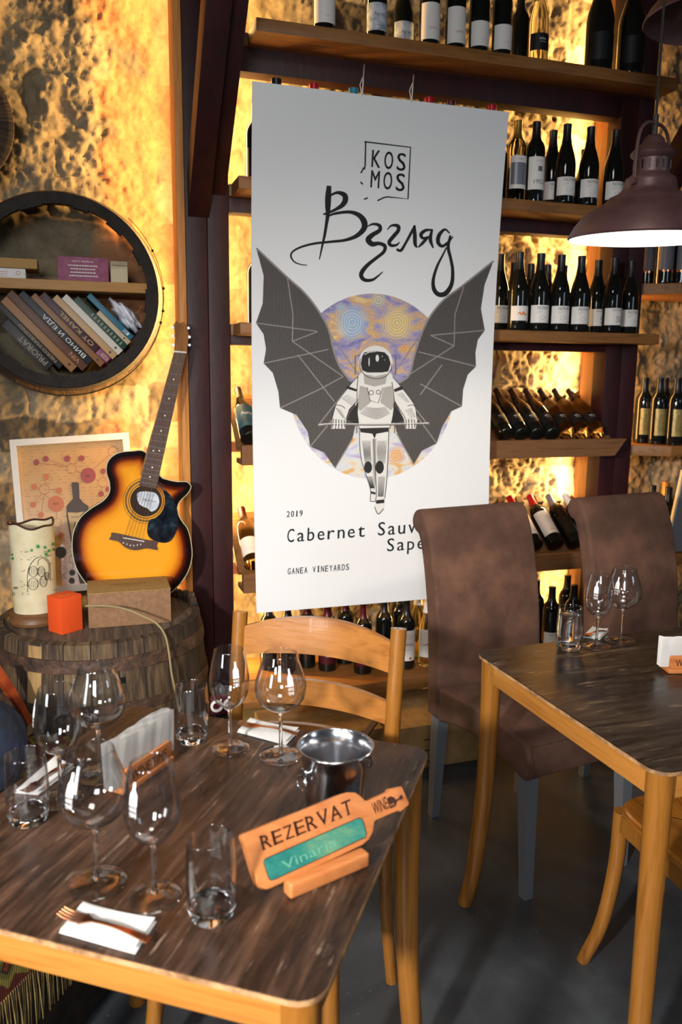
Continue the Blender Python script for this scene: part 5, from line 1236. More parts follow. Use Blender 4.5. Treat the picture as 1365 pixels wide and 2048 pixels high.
tag(obj('cushion', bm, 'navy_fur', None, True, loc=(-.285, 2.06, .446), ang=60), 'navy blue cushion on the bench at the left picture edge', 'cushion')
M['orange_wood'] = mottled('orange_lacquered_strip', [(.4, '#7a2c10'), (.6, '#a8481c')], (1, 1, 1), 10, .35)
bm = BM(); a, b = ony(-12, 1335, 2.42), ony(40, 1412, 2.42); tube(bm, [a, (a + b) / 2 + Vector((0, -.004, .004)), b], [.018, .017, .014], 4); b2 = b.copy(); tube(bm, [b, Vector((b.x + .02, b.y, .455))], .014, 4)
tag(obj('curved_armrest', bm, 'orange_wood', None, True, loc=(b.x, b.y, .45)), 'orange-brown painted wooden armrest in front of the barrel at the left edge', 'armrest')
# pale ornament with two rings, peeping between barrel and chair
oz = ony(445, 1430, 2.2)
og = thing('ring_ornament', 'small pale ornament with two round rings between barrel and wooden chair', 'ornament', (oz.x, 2.2, 0))
ow = ony(445, 1408, 2.2).z
bm = BM(); box(bm, -.022, .022, -.02, .02, 0, ow - .03, .004); obj('stand', bm, 'black', og)
bm = BM(); box(bm, -.036, .036, -.012, .012, ow - .03, ow + .028, .01); obj('plate', bm, 'cap_maroon', og)
for sx in (-1, 1):
    bm = BM(); lathe(bm, [(.011, 0), (.018, 0), (.018, .005), (.011, .005)], 28, Matrix.Translation((sx * .018, -.0125, ow + .002)) @ Matrix.Rotation(radians(90), 4, 'X'), True); obj('ring', bm, 'label_white', og)

# ------------------------------------------------------------------ tables
TZ = .75
def table(c, rz, sx, sy, topm, tx, leg_r=.027):
    r = thing('dining_table', tx, 'table', (*c, 0), rz, 'dining tables')
    def slab(z0, z1, grow, rad): 
        bm = BM(); prism(bm, [(x, y, z0) for x, y in rrect(-sx / 2 - grow, sx / 2 + grow, -sy / 2 - grow, sy / 2 + grow, rad)], (0, 0, z1 - z0)); return bm
    bm = slab(TZ - .0025, TZ, -.001, .038); obj('tabletop', bm, topm, r, smooth=False)
    bm = slab(TZ - .010, TZ - .0026, 0, .04); obj('tabletop_edge', bm, 'edge', r, ang=20)
    for s in (-1, 1):
        bm = BM(); box(bm, -sx / 2 + .05, sx / 2 - .05, s * (sy / 2 - .03) - .010, s * (sy / 2 - .03) + .010, TZ - .070, TZ - .0105, .002); obj('apron', bm, 'apron', r)
        bm = BM(); box(bm, s * (sx / 2 - .03) - .010, s * (sx / 2 - .03) + .010, -sy / 2 + .05, sy / 2 - .05, TZ - .070, TZ - .0105, .002); obj('apron', bm, 'apron_y', r)
    for a in (-1, 1):
        for b in (-1, 1):
            x, y = a * (sx / 2 - .036), b * (sy / 2 - .036); bm = BM()
            P = [(x, y, TZ - .0105), (x, y, .60), (x + a * .004, y + b * .004, .35), (x + a * .018, y + b * .018, .12), (x + a * .034, y + b * .034, .0)]
            P = [tuple(p) for p in spline(P, 5)]; n_ = len(P)
            tube(bm, P, [leg_r * (1 - .28 * (k / (n_ - 1)) ** 1.4) for k in range(n_)], 20); obj('leg', bm, 'beech', r)
    return r
M['apron_y'] = wood('honey_beech_side_apron', '#a06728', '#b07534', '#92591f', 1, .35, 3)
RZ1 = radians(-34.9); X1 = Vector((cos(RZ1), sin(RZ1), 0)); Y1 = Vector((-sin(RZ1), cos(RZ1), 0))
TB = Vector((.640, 1.377, 0)); TC = Vector((.242, .806, 0)); sx1, sy1 = .69, .70
c1 = (TB + TC) / 2 - X1 * sx1 / 2
table((c1.x, c1.y), RZ1, sx1, sy1, 'top1', 'dark worn table in the foreground set with six wine glasses')
RZ2 = radians(1.6)
table((1.372, 1.524), RZ2, .75, .715, 'top2', 'dark scratched table at the right set with a water glass and two wine glasses')

# ------------------------------------------------------------------ upholstered chairs
def suede_chair(c, rz, tx):
    r = thing('upholstered_chair', tx, 'chair', (*c, 0), rz, 'brown suede high-backed chairs')
    hw = .212
    prof = [(-.235, .362), (-.245, .43), (-.238, .466), (-.21, .482), (.0, .488), (.205, .480), (.205, .362), (.15, .378), (.06, .395), (-.04, .397), (-.14, .382)]
    bm = BM(); prism(bm, [(-hw, y, z) for y, z in prof], (2 * hw, 0, 0)); bmesh.ops.bevel(bm, geom=bm.edges[:], offset=.012, segments=3, profile=.6, affect='EDGES', clamp_overlap=True)
    obj('seat', bm, 'suede', r, ang=50)
    bm = BM()
    for s in (-1, 1): tube(bm, [(s * (hw - .008), -.248, .372), (s * (hw - .008), -.2505, .43), (s * (hw - .008), -.243, .466)], .0016, 5)
    tube(bm, [(-hw + .008, -.243, .468), (hw - .008, -.243, .468)], .0016, 5); obj('seam', bm, 'suede', r)
    front = spline([(.207, .37), (.212, .55), (.232, .74), (.268, .90), (.300, .985), (.325, 1.03), (.352, 1.043), (.382, 1.036), (.398, 1.012), (.396, .985), (.376, .966), (.352, .950), (.322, .86), (.295, .72), (.280, .55), (.275, .37)], 4)
    bm = BM(); prism(bm, [(-hw, y, z) for y, z in front], (2 * hw, 0, 0))
    ed = [e for e in bm.edges if abs(e.verts[0].co.x) == hw and e.verts[0].co.x == e.verts[1].co.x or (abs(e.verts[0].co.x - hw) < 1e-5 and abs(e.verts[1].co.x - hw) < 1e-5) or (abs(e.verts[0].co.x + hw) < 1e-5 and abs(e.verts[1].co.x + hw) < 1e-5)]
    bmesh.ops.bevel(bm, geom=ed, offset=.013, segments=3, profile=.55, affect='EDGES', clamp_overlap=True)
    obj('backrest', bm, 'suede', r, ang=50)
    for sx_ in (-1, 1):
        for y0, y1 in ((-.215, -.232), (.235, .255)):
            x = sx_ * (hw - .028); bm = BM(); a = .021; b_ = .014
            q0 = [(x - a, y0 - a, .366), (x + a, y0 - a, .366), (x + a, y0 + a, .366), (x - a, y0 + a, .366)]; q1 = [(x - b_, y1 - b_, 0), (x + b_, y1 - b_, 0), (x + b_, y1 + b_, 0), (x - b_, y1 + b_, 0)]
            t_ = [bm.verts.new(p) for p in q0]; u_ = [bm.verts.new(p) for p in q1]
            bm.faces.new(t_); bm.faces.new(u_[::-1])
            for k in range(4): bm.faces.new((t_[k], u_[k], u_[(k + 1) % 4], t_[(k + 1) % 4]))
            bmesh.ops.recalc_face_normals(bm, faces=bm.faces); obj('leg', bm, 'chrome_leg', r, smooth=False, label='tapered grey metal leg')
    return r
suede_chair((1.318, 2.10), radians(8.6), 'brown suede high-backed chair in front of the banner, seat in full view')
suede_chair((1.975, 2.19), radians(8.6), 'brown suede high-backed chair at the right, behind the table with wine glasses')

# ------------------------------------------------------------------ wooden chairs
def seat_poly(w, d, n=64):
    out = []
    for k in range(n):
        a = 2 * pi * k / n; c, s = cos(a), sin(a); out.append((w * math.copysign(abs(c) ** .42, c) * (1 - .05 * (s + 1) / 2), d * math.copysign(abs(s) ** .42, s)))
    return out
def wood_chair(c, rz, tx, spread=.0, mat='beech'):
    r = thing('wooden_chair', tx, 'chair', (*c, 0), rz, 'honey-coloured wooden chairs')
    sp = seat_poly(.215, .20)
    bm = BM(); prism(bm, [(x, y, .43) for x, y in sp], (0, 0, .026)); 
    bmesh.ops.bevel(bm, geom=[e for e in bm.edges if abs(e.verts[0].co.z - e.verts[1].co.z) < 1e-6], offset=.008, segments=3, affect='EDGES', clamp_overlap=True)
    top = [f for f in bm.faces if f.normal.z > .9 and len(f.verts) > 10]
    if top:
        bmesh.ops.inset_region(bm, faces=top, thickness=.035, depth=0); bmesh.ops.inset_region(bm, faces=top, thickness=.03, depth=-.006)
    obj('seat', bm, 'seatwood', r, ang=40)
    for s in (-1, 1):
        P = [(s * .200, .262, .905), (s * .199, .232, .72), (s * .198, .205, .52), (s * .196, .195, .40), (s * .198, .215, .2), (s * .205, .25, 0)]
        P = [tuple(p) for p in spline(P, 5)]; n_ = len(P)
        bm = BM(); tube(bm, P, [.0185 - .004 * (k / n_) * (k > n_ * .5) for k in range(n_)], 18); obj('back_post', bm, mat, r)
        P = [tuple(p) for p in spline([(s * .185, -.175, .432), (s * .188, -.180, .28), (s * (.198 + spread * .3), -.192, .12), (s * (.21 + spread), -.215, 0)], 6)]; n_ = len(P)
        bm = BM(); tube(bm, P, [.020 - .004 * k / n_ for k in range(n_)], 16); obj('leg', bm, mat, r)
    for z0, z1, arch in ((.803, .872, .028), (.685, .735, .014), (.600, .632, .010)):
        bm = BM(); n = 16
        F, Bk = [], []
        for k in range(n + 1):
            u = k / n; x = -.186 + .372 * u; bow = .036 * (1 - (2 * u - 1) ** 2); zt = z1 + arch * (1 - (2 * u - 1) ** 2); lean = lambda z: .262 - (.905 - z) * .165
            F.append([(x, lean(z0) + bow - .009, z0 + arch * .3 * (1 - (2 * u - 1) ** 2)), (x, lean(zt) + bow - .009, zt)]); Bk.append([(x, lean(z0) + bow + .009, z0 + arch * .3 * (1 - (2 * u - 1) ** 2)), (x, lean(zt) + bow + .009, zt)])
        V = [[bm.verts.new(F[k][0]), bm.verts.new(F[k][1]), bm.verts.new(Bk[k][1]), bm.verts.new(Bk[k][0])] for k in range(n + 1)]
        for a, b in zip(V, V[1:]):
            for i in range(4): bm.faces.new((a[i], a[(i + 1) % 4], b[(i + 1) % 4], b[i]))
        bm.faces.new(V[0]); bm.faces.new(V[-1][::-1]); bmesh.ops.recalc_face_normals(bm, faces=bm.faces)
        bmesh.ops.bevel(bm, geom=[e for e in bm.edges if e.calc_length() > .001 and len(e.link_faces) == 2 and e.calc_face_angle(0) > 1.0], offset=.002, segments=2, affect='EDGES', clamp_overlap=True)
        obj('back_slat', bm, 'beech_x', r, ang=30)
    for (a, b) in (((-.19, -.18, .40), (.19, -.18, .40)), ((-.19, .19, .40), (.19, .19, .40)), ((-.19, -.18, .40), (-.19, .19, .40)), ((.19, -.18, .40), (.19, .19, .40))):
        bm = BM(); box(bm, min(a[0], b[0]) - (.008 if a[0] == b[0] else 0), max(a[0], b[0]) + (.008 if a[0] == b[0] else 0), min(a[1], b[1]) - (.008 if a[1] == b[1] else 0), max(a[1], b[1]) + (.008 if a[1] == b[1] else 0), .385, .43); obj('seat_rail', bm, mat, r, smooth=False)
    return r
M['seatwood'] = wood('glossy_seat_wood', '#94581c', '#a86a26', '#824a14', 1, .2, 3, coat=.5)
lc = Vector((.522, 1.782, 0)) - Vector((.588, .809, 0)) * .262
wood_chair((lc.x, lc.y), radians(-36), 'honey wooden chair with three curved back slats behind the foreground table')
wood_chair((1.405, 1.345), radians(180 - 3), 'honey wooden chair at the lower right, only its glossy seat corner and leg showing', .03)

# ------------------------------------------------------------------ glassware
def shell(prof, th):
    """outer profile (r, z) upward -> closed thin shell"""
    inner = []
    for i, (r, z) in enumerate(prof):
        a = prof[max(i - 1, 0)]; b = prof[min(i + 1, len(prof) - 1)]; d = np.array((b[0] - a[0], b[1] - a[1])); d = d / (np.linalg.norm(d) + 1e-9)
        inner.append((max(r - d[1] * th, 0), z + d[0] * th))
    return inner
def wine_glass(kind, loc, tx, rz=0, logo=None):
    key = 'glass_' + kind
    if key in _protos: r = dup(_protos[key], loc, rz, tx)
    else:
        r = thing('wine_glass', tx, 'wine glass', loc, rz, 'wine glasses'); _protos[key] = r
        if kind == 'burgundy': B = [(0, .094), (.010, .0945), (.022, .098), (.036, .108), (.046, .122), (.0495, .138), (.0475, .157), (.041, .178), (.0345, .196), (.0315, .209)]
        else: B = [(0, .088), (.009, .0885), (.019, .092), (.029, .102), (.0365, .118), (.039, .136), (.038, .156), (.0345, .178), (.0305, .196), (.0285, .205)]
        o = [tuple(p) for p in spline(B, 5)]; o[0] = (0, o[0][1]); inn = shell(o, .0011)
        inn[0] = (0, inn[0][1] + .0011) if inn[0][0] < 1e-4 else inn[0]
        inn = [(r_ if i else 0, z) for i, (r_, z) in enumerate(inn)]
        zb = B[0][1]
        bm = BM(); lathe(bm, [(max(a, 0), b) for a, b in o] + [((o[-1][0] + inn[-1][0]) / 2, o[-1][1] + .0006)] + inn[::-1], 48); obj('bowl', bm, 'thin', r, ang=80)
        bm = BM(); lathe(bm, [(0, .0075), (.0055, .0076), (.0042, .014), (.0036, .025), (.0034, .05), (.0036, .07), (.0048, zb - .007), (.0085, zb - .001), (.010, zb + .0002), (0, zb - .0004)], 20); obj('stem', bm, 'glass', r, ang=80)
        fr = .042 if kind == 'burgundy' else .038
        bm = BM(); lathe(bm, [(0, .0006), (fr - .003, .0003), (fr, .0012), (fr - .0005, .0022), (fr * .7, .0030), (fr * .4, .0042), (.010, .0058), (.0056, .0074), (0, .0074)], 48); obj('foot', bm, 'thin', r, ang=80)
        # printed little bottle and lettering, white, on the bowl
        R_ = (.0492 if kind == 'burgundy' else .0388)
        def cyl(u, v):
            z = v; rr = np.interp(z, [p[1] for p in o], [p[0] for p in o]) + .0007
            a = -pi / 2 + u / R_; return Vector((rr * cos(a), rr * sin(a), z))
        bm = BM(); h0 = .142
        add_poly(bm, [(x * 1.35, h0 + .017 + (z - .012) * 1.25) for x, z in ((-.0045, .012), (.0045, .012), (.0045, .024), (.0018, .029), (.0015, .037), (-.0015, .037), (-.0018, .029), (-.0045, .024))])
        for k, s in enumerate(('WINE', 'TIME')): add_text(bm, s, (-.006, h0 + .009 - k * .008), (.012, 0), (0, .0062))
        mapped(bm, cyl, .004, .002); obj('printed_logo', bm, 'glass_print', r, smooth=False)
    return r
wg = [('burgundy', (195, 1767), 'round-bowled wine glass standing nearest the front left napkin', -42), ('bordeaux', (310, 1795), 'slimmer wine glass in front, between the round one and the tumbler', -45),
      ('bordeaux', (112, 1568), 'slim wine glass at the back left of the foreground table, behind the left tumbler', -80), ('burgundy', (188, 1546), 'round-bowled wine glass at the back left in front of the barrel', -90),
      ('bordeaux', (461, 1497), 'slim wine glass before the left post of the wooden chair', 10), ('burgundy', (562, 1512), 'round-bowled wine glass beside the steel ice bucket', 10),
      ('bordeaux', (1193, 1293), 'slim wine glass between the water glass and the round one on the right table', -50), ('burgundy', (1241, 1281), 'round-bowled wine glass in front of the second suede chair', -60)]
for kd, p, tx, rz in wg:
    loc = onz(*p, TZ + .0005)
    if p in ((112, 1568), (188, 1546)): q = onz(*{112: (111, 1373), 188: (192, 1336)}[p[0]], TZ + .207); loc = Vector((q.x, q.y, TZ + .0005))
    wine_glass(kd, loc, tx, radians(rz))
def tumbler(loc, tx, water=False):
    key = 'tumbler' + str(water)
    if key in _protos: return dup(_protos[key], loc, 0, tx)
    r = thing('tumbler', tx, 'glass', loc, 0, 'water tumblers'); _protos[key] = r
    H_ = .118
    o = [(.024, 0.0004), (.028, .002), (.0315, .010), (.0335, .025), (.0345, .045), (.034, .075), (.0325, .10), (.0315, H_)]
    o = [tuple(p) for p in spline(o, 4)]
    i_ = [(r_ - .0013, z) for r_, z in o if z > .022]; 
    bm = BM(); lathe(bm, [(r_, z) for r_, z in o if z >= .0205] + [(.0309, H_ + .0005)] + i_[::-1], 48, None, False); obj('wall', bm, 'thin', r, ang=80)
    bm = BM(); lathe(bm, [(0, .0004), (.020, .0004)] + [(a, b) for a, b in o if b < .0205] + [(.0329, .0204), (.031, .0215), (.024, .0135), (.012, .011), (0, .0105)], 48); obj('thick_base', bm, 'glass', r, ang=80)
    if water:
        bm = BM(); lathe(bm, [(0, .0115), (.012, .012), (.0236, .0145), (.0308, .0225), (.0326, .045), (.0322, .075), (.0308, .098), (.0300, .0985), (0, .0978)], 40); obj('water', bm, 'water', r, ang=60)
    return r
tumbler(onz(424, 1832, TZ + .0005), 'empty tumbler in front, left of the reserved sign'); tumbler(onz(58, 1641, TZ + .0005), 'empty tumbler at the left picture edge'); tumbler(onz(385, 1481, TZ + .0005), 'empty tumbler at the back of the foreground table before the barrel cord')
tumbler(onz(1137, 1298, TZ + .0005), 'tumbler filled with water on the right table', True)

# ------------------------------------------------------------------ ice bucket
bk = onz(672, 1490, TZ + .128); ib = thing('ice_bucket', 'polished steel ice bucket with rolled rim and ring handles', 'ice bucket', (bk.x, bk.y, TZ + .0005))
o = [(.0, .0), (.044, 0), (.047, .003), (.0485, .02), (.052, .06), (.0555, .10), (.0575, .118), (.0625, .126)]
bm = BM(); lathe(bm, o + [(.0615, .1268), (.0562, .1185), (.0542, .10), (.0507, .06), (.0472, .02), (.0450, .005), (0, .004)], 64); obj('body', bm, 'steel', ib, ang=50)
bm = BM(); lathe(bm, [(.0625 + .0022 * cos(a), .1262 + .0022 * sin(a)) for a in [2 * pi * k / 10 for k in range(10)]], 64, None, True); obj('rim', bm, 'steel', ib)
for a in (radians(200), radians(20)):
    d = Vector((cos(a), sin(a), 0)); s_ = Vector((-sin(a), cos(a), 0))
    bm = BM(); tube(bm, [d * .0555 + Vector((0, 0, .095)), d * .064 + Vector((0, 0, .095))], .0055, 12); tube(bm, [d * .064 + Vector((0, 0, .095)), d * .067 + Vector((0, 0, .095))], .010, 16)
    obj('handle_knob', bm, 'steel', ib)
    bm = BM(); tube(bm, [d * .0685 + Vector((0, 0, .085)) + s_ * (.012 * cos(t__)) + Vector((0, 0, .012 * sin(t__) - .004)) for t__ in [2 * pi * k / 16 for k in range(17)]], .0022, 8); obj('handle_ring', bm, 'steel', ib)

# ------------------------------------------------------------------ reserved sign
SP = onz(640, 1768, TZ); ang_s = math.atan2(1.044 - 1.003, .387 - .259)
dirx = (onz(735, 1735, TZ) - onz(585, 1800, TZ)).normalized(); SNf = Vector((dirx.y, -dirx.x, 0))      # toward the viewer
SN = (SNf * cos(radians(30)) + Vector((0, 0, 1)) * sin(radians(30))).normalized()
S0p = onz(560, 1788, TZ + .012)
def sf(e): return lambda x, y: onplane(x, y, S0p + SN * e, SN)
rs = thing('reserved_sign', 'orange wooden bottle-shaped REZERVAT sign with green inlay standing on the foreground table', 'table sign', (SP.x, SP.y, TZ))
def cs(x, y): return (340 + x * .381, 1260 + y * .381)
outl = [(388, 1072), (400, 1064), (560, 1000), (740, 928), (900, 862), (935, 851), (975, 853), (1003, 872), (1028, 897), (1045, 893), (1155, 846), (1165, 830), (1214, 820), (1222, 826), (1257, 908), (1254, 918), (1215, 953), (1200, 948), (1095, 993), (1076, 1003), (1072, 1030), (1066, 1062), (1048, 1098), (1012, 1128), (760, 1248), (530, 1356), (508, 1362), (484, 1352), (465, 1330), (442, 1268), (400, 1130), (385, 1088)]
bm = BM(); prism(bm, [sf(0)(*cs(*p)) for p in outl], -SN * .017, .0022)
# keep it above the table
zmin = min(v.co.z for v in bm.verts)
if zmin < TZ + .002: bmesh.ops.translate(bm, verts=bm.verts, vec=(0, 0, TZ + .002 - zmin)); DZ = TZ + .002 - zmin
else: DZ = 0
obj('bottle_board', bm, 'signwood', rs, True, ang=30)
def spart(nm, f, mat, e, th=0):
    bm = BM(); f(bm)
    for v in bm.verts: v.co = sf(e)(v.co.x, v.co.y) + Vector((0, 0, DZ))
    if th:
        r = bmesh.ops.extrude_face_region(bm, geom=bm.faces[:]); bmesh.ops.translate(bm, verts=[g for g in r['geom'] if isinstance(g, bmesh.types.BMVert)], vec=SN * th)
    bmesh.ops.recalc_face_normals(bm, faces=bm.faces); return obj(nm, bm, mat, rs, True, smooth=False)
inl = [(503, 1203), (990, 990), (1006, 992), (1014, 1006), (1032, 1070), (1026, 1086), (548, 1308), (530, 1310), (520, 1298), (495, 1222), (496, 1210)]
spart('inlay_border', lambda bm: add_poly(bm, [cs(*p) for p in [(500, 1198), (990, 985), (1009, 988), (1018, 1005), (1036, 1071), (1029, 1090), (549, 1313), (528, 1315), (516, 1301), (491, 1223), (492, 1208)]]), 'burnt', .0004)
spart('resin_inlay', lambda bm: add_poly(bm, [cs(*p) for p in inl]), 'resin', .0008)
u_ = np.array(cs(960, 962)) - np.array(cs(488, 1152))
def rez(bm):
    base0, base1 = np.array(cs(488, 1155)), np.array(cs(962, 960)); up0, up1 = np.array(cs(470, 1085)) - base0, np.array(cs(944, 885)) - base1
    W_ = [1, 1, .95, 1, 1, 1.08, 1.1, .95]; tot = sum(W_) + .22 * 7; x = 0
    for ch, w_ in zip('REZERVAT', W_):
        b = base0 + (base1 - base0) * (x / tot); up = up0 + (up1 - up0) * (x / tot)
        for dx in (0, .028): add_text(bm, ch, b + (base1 - base0) * dx * .12 * w_, (base1 - base0) * (w_ / tot), up)
        # serifs
        for s0, s1 in (((-.06, 0), (.34, 0)),) + (((.66, 0), (1.06, 0)),) * (ch in 'RA') + (((-.06, 1), (.30, 1)),) * (ch in 'REV') + (((.70, 1), (1.06, 1)),) * (ch == 'V'):
            if ch in 'ZTV' and s0[1] == 0: continue
            a = b + (base1 - base0) * (w_ / tot) * s0[0] + up * s0[1]; c = b + (base1 - base0) * (w_ / tot) * s1[0] + up * s1[1]
            add_stroke(bm, [(*a, 1.6), (*c, 1.6)], smooth=False)
        if ch == 'T':
            add_stroke(bm, [(*(b + (base1 - base0) * (w_ / tot) * .3), 1.6), (*(b + (base1 - base0) * (w_ / tot) * .7), 1.6)], smooth=False)
        x += w_ + .22
spart('burnt_lettering', rez, 'burnt', .0005)
def winet(bm):
    for d in (0, .5): add_text(bm, 'WINE', cs(1075 + d, 972), np.array(cs(1150, 936)) - np.array(cs(1075, 972)), np.array(cs(1060, 908)) - np.array(cs(1078, 972)))
    add_poly(bm, [cs(*p) for p in ((1138, 884), (1160, 872), (1180, 880), (1186, 892), (1206, 880), (1204, 872), (1218, 864), (1226, 884), (1212, 892), (1208, 888), (1192, 902), (1190, 916), (1184, 926), (1158, 938), (1152, 930))])
spart('burnt_logo', winet, 'burnt', .0005)
spart('burnt_logo_lettering', lambda bm: add_text(bm, 'TIME', cs(1156, 930), np.array(cs(1182, 918)) - np.array(cs(1156, 930)), np.array(cs(1150, 917)) - np.array(cs(1155, 930))), 'signwood', .0010)
M['pale_line'] = pr('pale_resin_line', '#5f9a80', .2)
spart('inlay_lettering', lambda bm: add_text(bm, 'Vinaria', cs(600, 1262), np.array(cs(880, 1130)) - np.array(cs(600, 1262)), np.array(cs(590, 1215)) - np.array(cs(606, 1262))), 'pale_line', .0010)
a, b = onz(590, 1800, TZ), onz(735, 1738, TZ); dd = (b - a).normalized(); L = (b - a).length + .012; ctr = (a + b) / 2 - SNf * .013
bm = BM(); mt = Matrix.Translation((ctr.x, ctr.y, TZ)) @ Matrix.Rotation(math.atan2(dd.y, dd.x), 4, 'Z')
box(bm, -L / 2, L / 2, -.012, .010, .0005, .024, .005, 3, mt); obj('stand_block', bm, 'signwood', rs, True)

# ------------------------------------------------------------------ napkins, forks, holders
def quad_napkin(P4, tx, folds=2):
    Q = [onz(*p, TZ) for p in P4]; c = sum(Q, Vector()) / 4
    r = thing('folded_napkin', tx, 'napkin', (c.x, c.y, TZ + .0005), 0, 'folded paper napkins under forks')
    for k in range(folds):
        n = 14; bm = BM(); g = []
        for i in range(n + 1):
            row = []
            for j in range(n + 1):
                u, v = i / n, j / n; p = (Q[0].lerp(Q[1], u)).lerp(Q[3].lerp(Q[2], u), v); p = c + (p - c) * (1 - .03 * k)
                edge = min(u, 1 - u, v, 1 - v); lift = .0012 + .0022 * k + .0016 * (1 + sin(u * 6 + k * 2) * cos(v * 5)) * min(edge * 8, 1) + (.003 * (v - .4) ** 2 * 4 if k else 0)
                row.append(bm.verts.new((p.x - c.x, p.y - c.y, lift)))
            g.append(row)
        for x, y in zip(g, g[1:]):
            for j in range(n): bm.faces.new((x[j], x[j + 1], y[j + 1], y[j]))
        bmesh.ops.recalc_face_normals(bm, faces=bm.faces); bmesh.ops.solidify(bm, geom=bm.faces[:], thickness=-.0006)
        obj('paper_layer', bm, 'napkin', r, ang=60)
    return r
def fork(pt, ph, tx):
    a, b = onz(*pt, TZ + .010), onz(*ph, TZ + .010); d = (b - a); L = d.length; d.normalize()
    r = thing('fork', tx, 'fork', (a.x, a.y, TZ + .0085), math.atan2(d.y, d.x), 'copper forks'); k = L / .175
    bm = BM(); N_ = 26; rows = []
    for i in range(N_ + 1):
        x = (.045 + .13 * i / N_) * k; t_ = i / N_
        w_ = (.0085 * max(0, 1 - t_ * 7) + .0026 + .0042 * max(0, t_ - .45) * 1.6) ; z = .0015 + .004 * sin(min(t_ * 3.2, pi)) 
        rows.append([bm.verts.new((x, s * w_, z + q)) for s, q in ((-1, 0), (1, 0), (1, .0016), (-1, .0016))])
    for u, v in zip(rows, rows[1:]):
        for i in range(4): bm.faces.new((u[i], u[(i + 1) % 4], v[(i + 1) % 4], v[i]))
    bm.faces.new(rows[0][::-1]); bm.faces.new(rows[-1]); bmesh.ops.recalc_face_normals(bm, faces=bm.faces); obj('handle', bm, 'copper', r)
    for y in (-.0078, -.0026, .0026, .0078):
        bm = BM(); tube(bm, [(.048 * k, y * .95, .0024), (.03 * k, y, .0008), (.012 * k, y, .0018), (.0, y * .95, .0045)], [.0017, .0015, .0013, .0009], 6); obj('tine', bm, 'copper', r)
quad_napkin(((118, 1868), (165, 1810), (314, 1846), (270, 1911)), 'white folded napkin with fork at the front edge of the foreground table')
fork((122, 1824), (300, 1882), 'copper fork on the front napkin')
quad_napkin(((474, 1466), (500, 1440), (600, 1462), (572, 1492)), 'white folded napkin with fork behind the wine glasses before the wooden chair')
fork((478, 1446), (598, 1470), 'copper fork on the napkin before the wooden chair')
quad_napkin(((30, 1588), (112, 1516), (150, 1536), (76, 1592)), 'white folded napkin with fork behind the left tumbler')
fork((46, 1586), (132, 1530), 'copper fork on the napkin behind the left tumbler')
quad_napkin(((1166, 1276), (1186, 1256), (1218, 1262), (1200, 1281)), 'white folded napkin with fork behind the water glass')
fork((1166, 1272), (1212, 1262), 'copper fork on the napkin behind the water glass')
def holder(loc, rz, L, tx, ntx, text=True, nh=.085, fan=.0):
    r = thing('napkin_holder', tx, 'napkin holder', loc, rz, 'wooden napkin holders')
    bm = BM(); box(bm, -L / 2, L / 2, -.024, .024, .0005, .013, .004); obj('base', bm, 'signwood', r)
    for s in (-1, 1):
        bm = BM(); prism(bm, [(x, s * .017 - .003, z) for x, z in rrect(-L / 2 + .004, L / 2 - .004, .0132, .046, .006)], (0, .006, 0), .001); obj('side_plate', bm, 'signwood', r)
        if text:
            bm = BM(); add_text(bm, 'WINE TIME', (-L * .36, .019), (L * .72, 0), (0, .018)); e_ = s * (.0203 if s > 0 else .0203)
            mapped(bm, (lambda u, v: Vector((u, -.0206, v))) if s < 0 else (lambda u, v: Vector((-u, .0206, v)))); obj('burnt_lettering', bm, 'burnt', r, smooth=False)
    n_ = thing('paper_napkins', ntx, 'napkins', loc, rz, 'stacks of paper napkins')
    for k in range(9):
        y0 = -.0100 + k * .0025; bm = BM(); n = 10; top = []; bot = []
        for i in range(n + 1):
            x = -L * .62 + L * 1.24 * i / n
            top.append((x, y0 + fan * (k - 4) * .0007 + .0006 * sin(i * 2 + k), nh + .010 + .0015 * sin(k * 5 + i * .8) + random.uniform(-.0015, .0015))); bot.append((x, y0, .0145))
        F_ = [bm.verts.new(p) for p in bot] ; G_ = [bm.verts.new(p) for p in top]
        for i in range(n): bm.faces.new((F_[i], F_[i + 1], G_[i + 1], G_[i]))
        bmesh.ops.solidify(bm, geom=bm.faces[:], thickness=.0010); obj('paper_sheet', bm, 'napkin', n_, smooth=False)
ha, hb_ = onz(253, 1594, TZ), onz(350, 1524, TZ); hd = (hb_ - ha).normalized(); hc_ = (ha + hb_) / 2 + Vector((-hd.y, hd.x, 0)) * .024
holder((hc_.x, hc_.y, TZ), math.atan2(hd.y, hd.x), (hb_ - ha).length, 'orange wooden napkin holder on the foreground table', 'stack of white napkins in the holder on the foreground table', True, .088, 1.0)
hq = onz(1336, 1345, TZ); holder((hq.x + .062, hq.y - .004, TZ), radians(-14), .13, 'orange wooden napkin holder cut by the right picture edge', 'stack of white napkins cut by the right picture edge', True, .078)

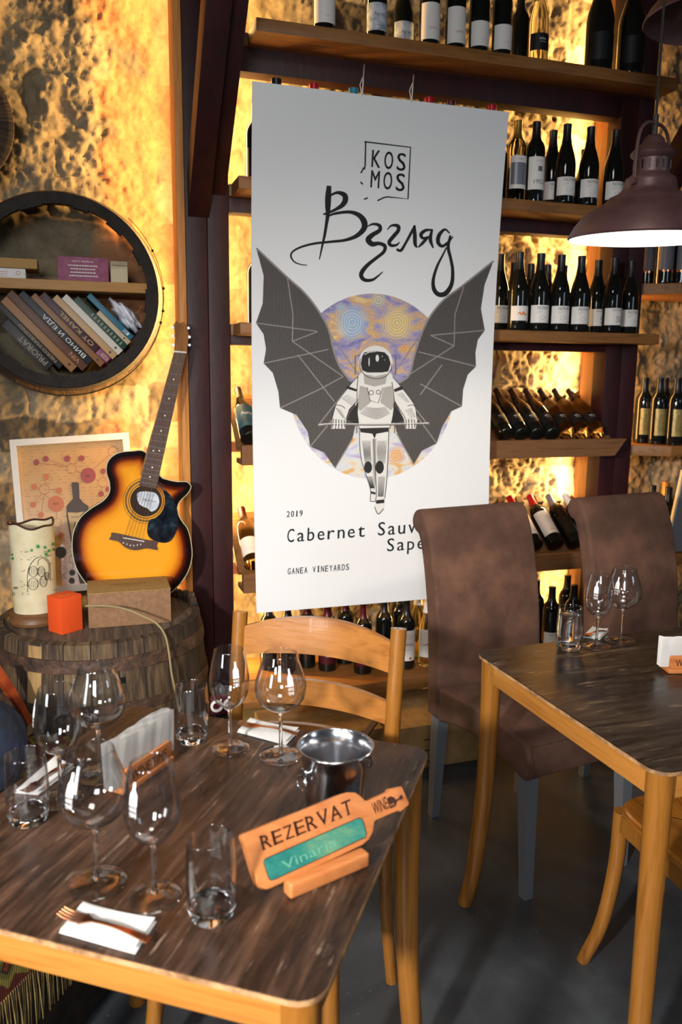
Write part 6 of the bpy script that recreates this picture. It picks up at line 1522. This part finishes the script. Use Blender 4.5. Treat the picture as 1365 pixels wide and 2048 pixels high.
# ------------------------------------------------------------------ pendant lamps
def pendant(px, py, d, tx, zc_top, tilt=0, lit=True):
    c = CAM + ray(px, py) * d
    r = thing('pendant_lamp', tx, 'pendant lamp', c, 0, 'plum enamelled pendant lamps')
    prof = [(.190, 0), (.193, .004), (.190, .010), (.178, .030), (.158, .052), (.130, .070), (.108, .080), (.100, .088), (.097, .092), (.082, .098), (.070, .106), (.066, .112), (.063, .126), (.060, .134), (.050, .140), (.044, .146), (.043, .176), (.052, .182), (.054, .188), (.047, .196), (.036, .204), (.027, .212), (.024, .220), (.014, .228), (0, .230)]
    prof = [(a * .97, b * 1.05) for a, b in prof]
    bm = BM(); lathe(bm, prof, 64); obj('shade', bm, 'lampshell', r, ang=40)
    bm = BM(); lathe(bm, [(a - .004, b) for a, b in [(.187, .0005), (.176, .026), (.156, .048), (.128, .066), (.10, .080), (.07, .095), (.05, .10)]] + [(0, .10)], 64); obj('shade_lining', bm, 'lampwhite' if lit else 'lampshell', r)
    bm = BM()
    for k in range(16):
        a = 2 * pi * k / 16; m = Matrix.Translation((.0425 * cos(a), .0425 * sin(a), .170)) @ Matrix.Rotation(a, 4, 'Z'); box(bm, -.001, .0014, -.002, .002, -.010, .010, 0, 2, m)
    o = obj('vent_slots', bm, 'black', r, smooth=False); o['kind'] = 'stuff'
    for s in (-1, 1):
        bm = BM(); a = radians(20); dx, dy = cos(a) * s, sin(a) * s
        tube(bm, [tuple(p) for p in spline([(dx * .066, dy * .066, .128), (dx * .070, dy * .070, .17), (dx * .062, dy * .062, .235), (dx * .035, dy * .035, .262), (0, 0, .266)], 5)], .0042, 8); 
        tube(bm, [(dx * .058, dy * .058, .128), (dx * .078, dy * .078, .128)], .008, 12); obj('bracket', bm, 'lampshell', r)
    bm = BM(); tube(bm, [(0, 0, .236), (0, 0, .285)], .007, 10); obj('hook', bm, 'iron_dark', r)
    qm = Matrix.Rotation(tilt, 3, Vector((cos(YAW), -sin(YAW), 0))); up_ = qm.inverted() @ Vector((0, 0, 1)); h0_ = Vector((0, 0, .28))
    bm = BM(); tube(bm, [h0_, h0_ + up_ * (3.29 - c.z - .28)], .0032, 8); obj('cable', bm, 'cable', r)
    if lit:
        bm = BM(); bmesh.ops.create_uvsphere(bm, u_segments=20, v_segments=12, radius=.032); bmesh.ops.translate(bm, verts=bm.verts, vec=(0, 0, .055)); obj('bulb', bm, 'bulb', r)
        l = bpy.data.lights.new('pendant_light', 'SPOT'); l.energy = 16; l.color = (1, .86, .66); l.spot_size = radians(150); l.spot_blend = .3; l.shadow_soft_size = .05
        lo = bpy.data.objects.new('pendant_light', l); COL.objects.link(lo); lo.parent = r; lo.location = (0, 0, .018)
    r.rotation_euler = qm.to_euler()
    return r
pendant(1292, 479, 2.0, 'dusty plum metal pendant lamp glowing white over the right table', 0, radians(2.6))
pendant(1425, 40, 2.3, 'second plum pendant lamp, unlit, cut by the top right corner', 0, 0, False)
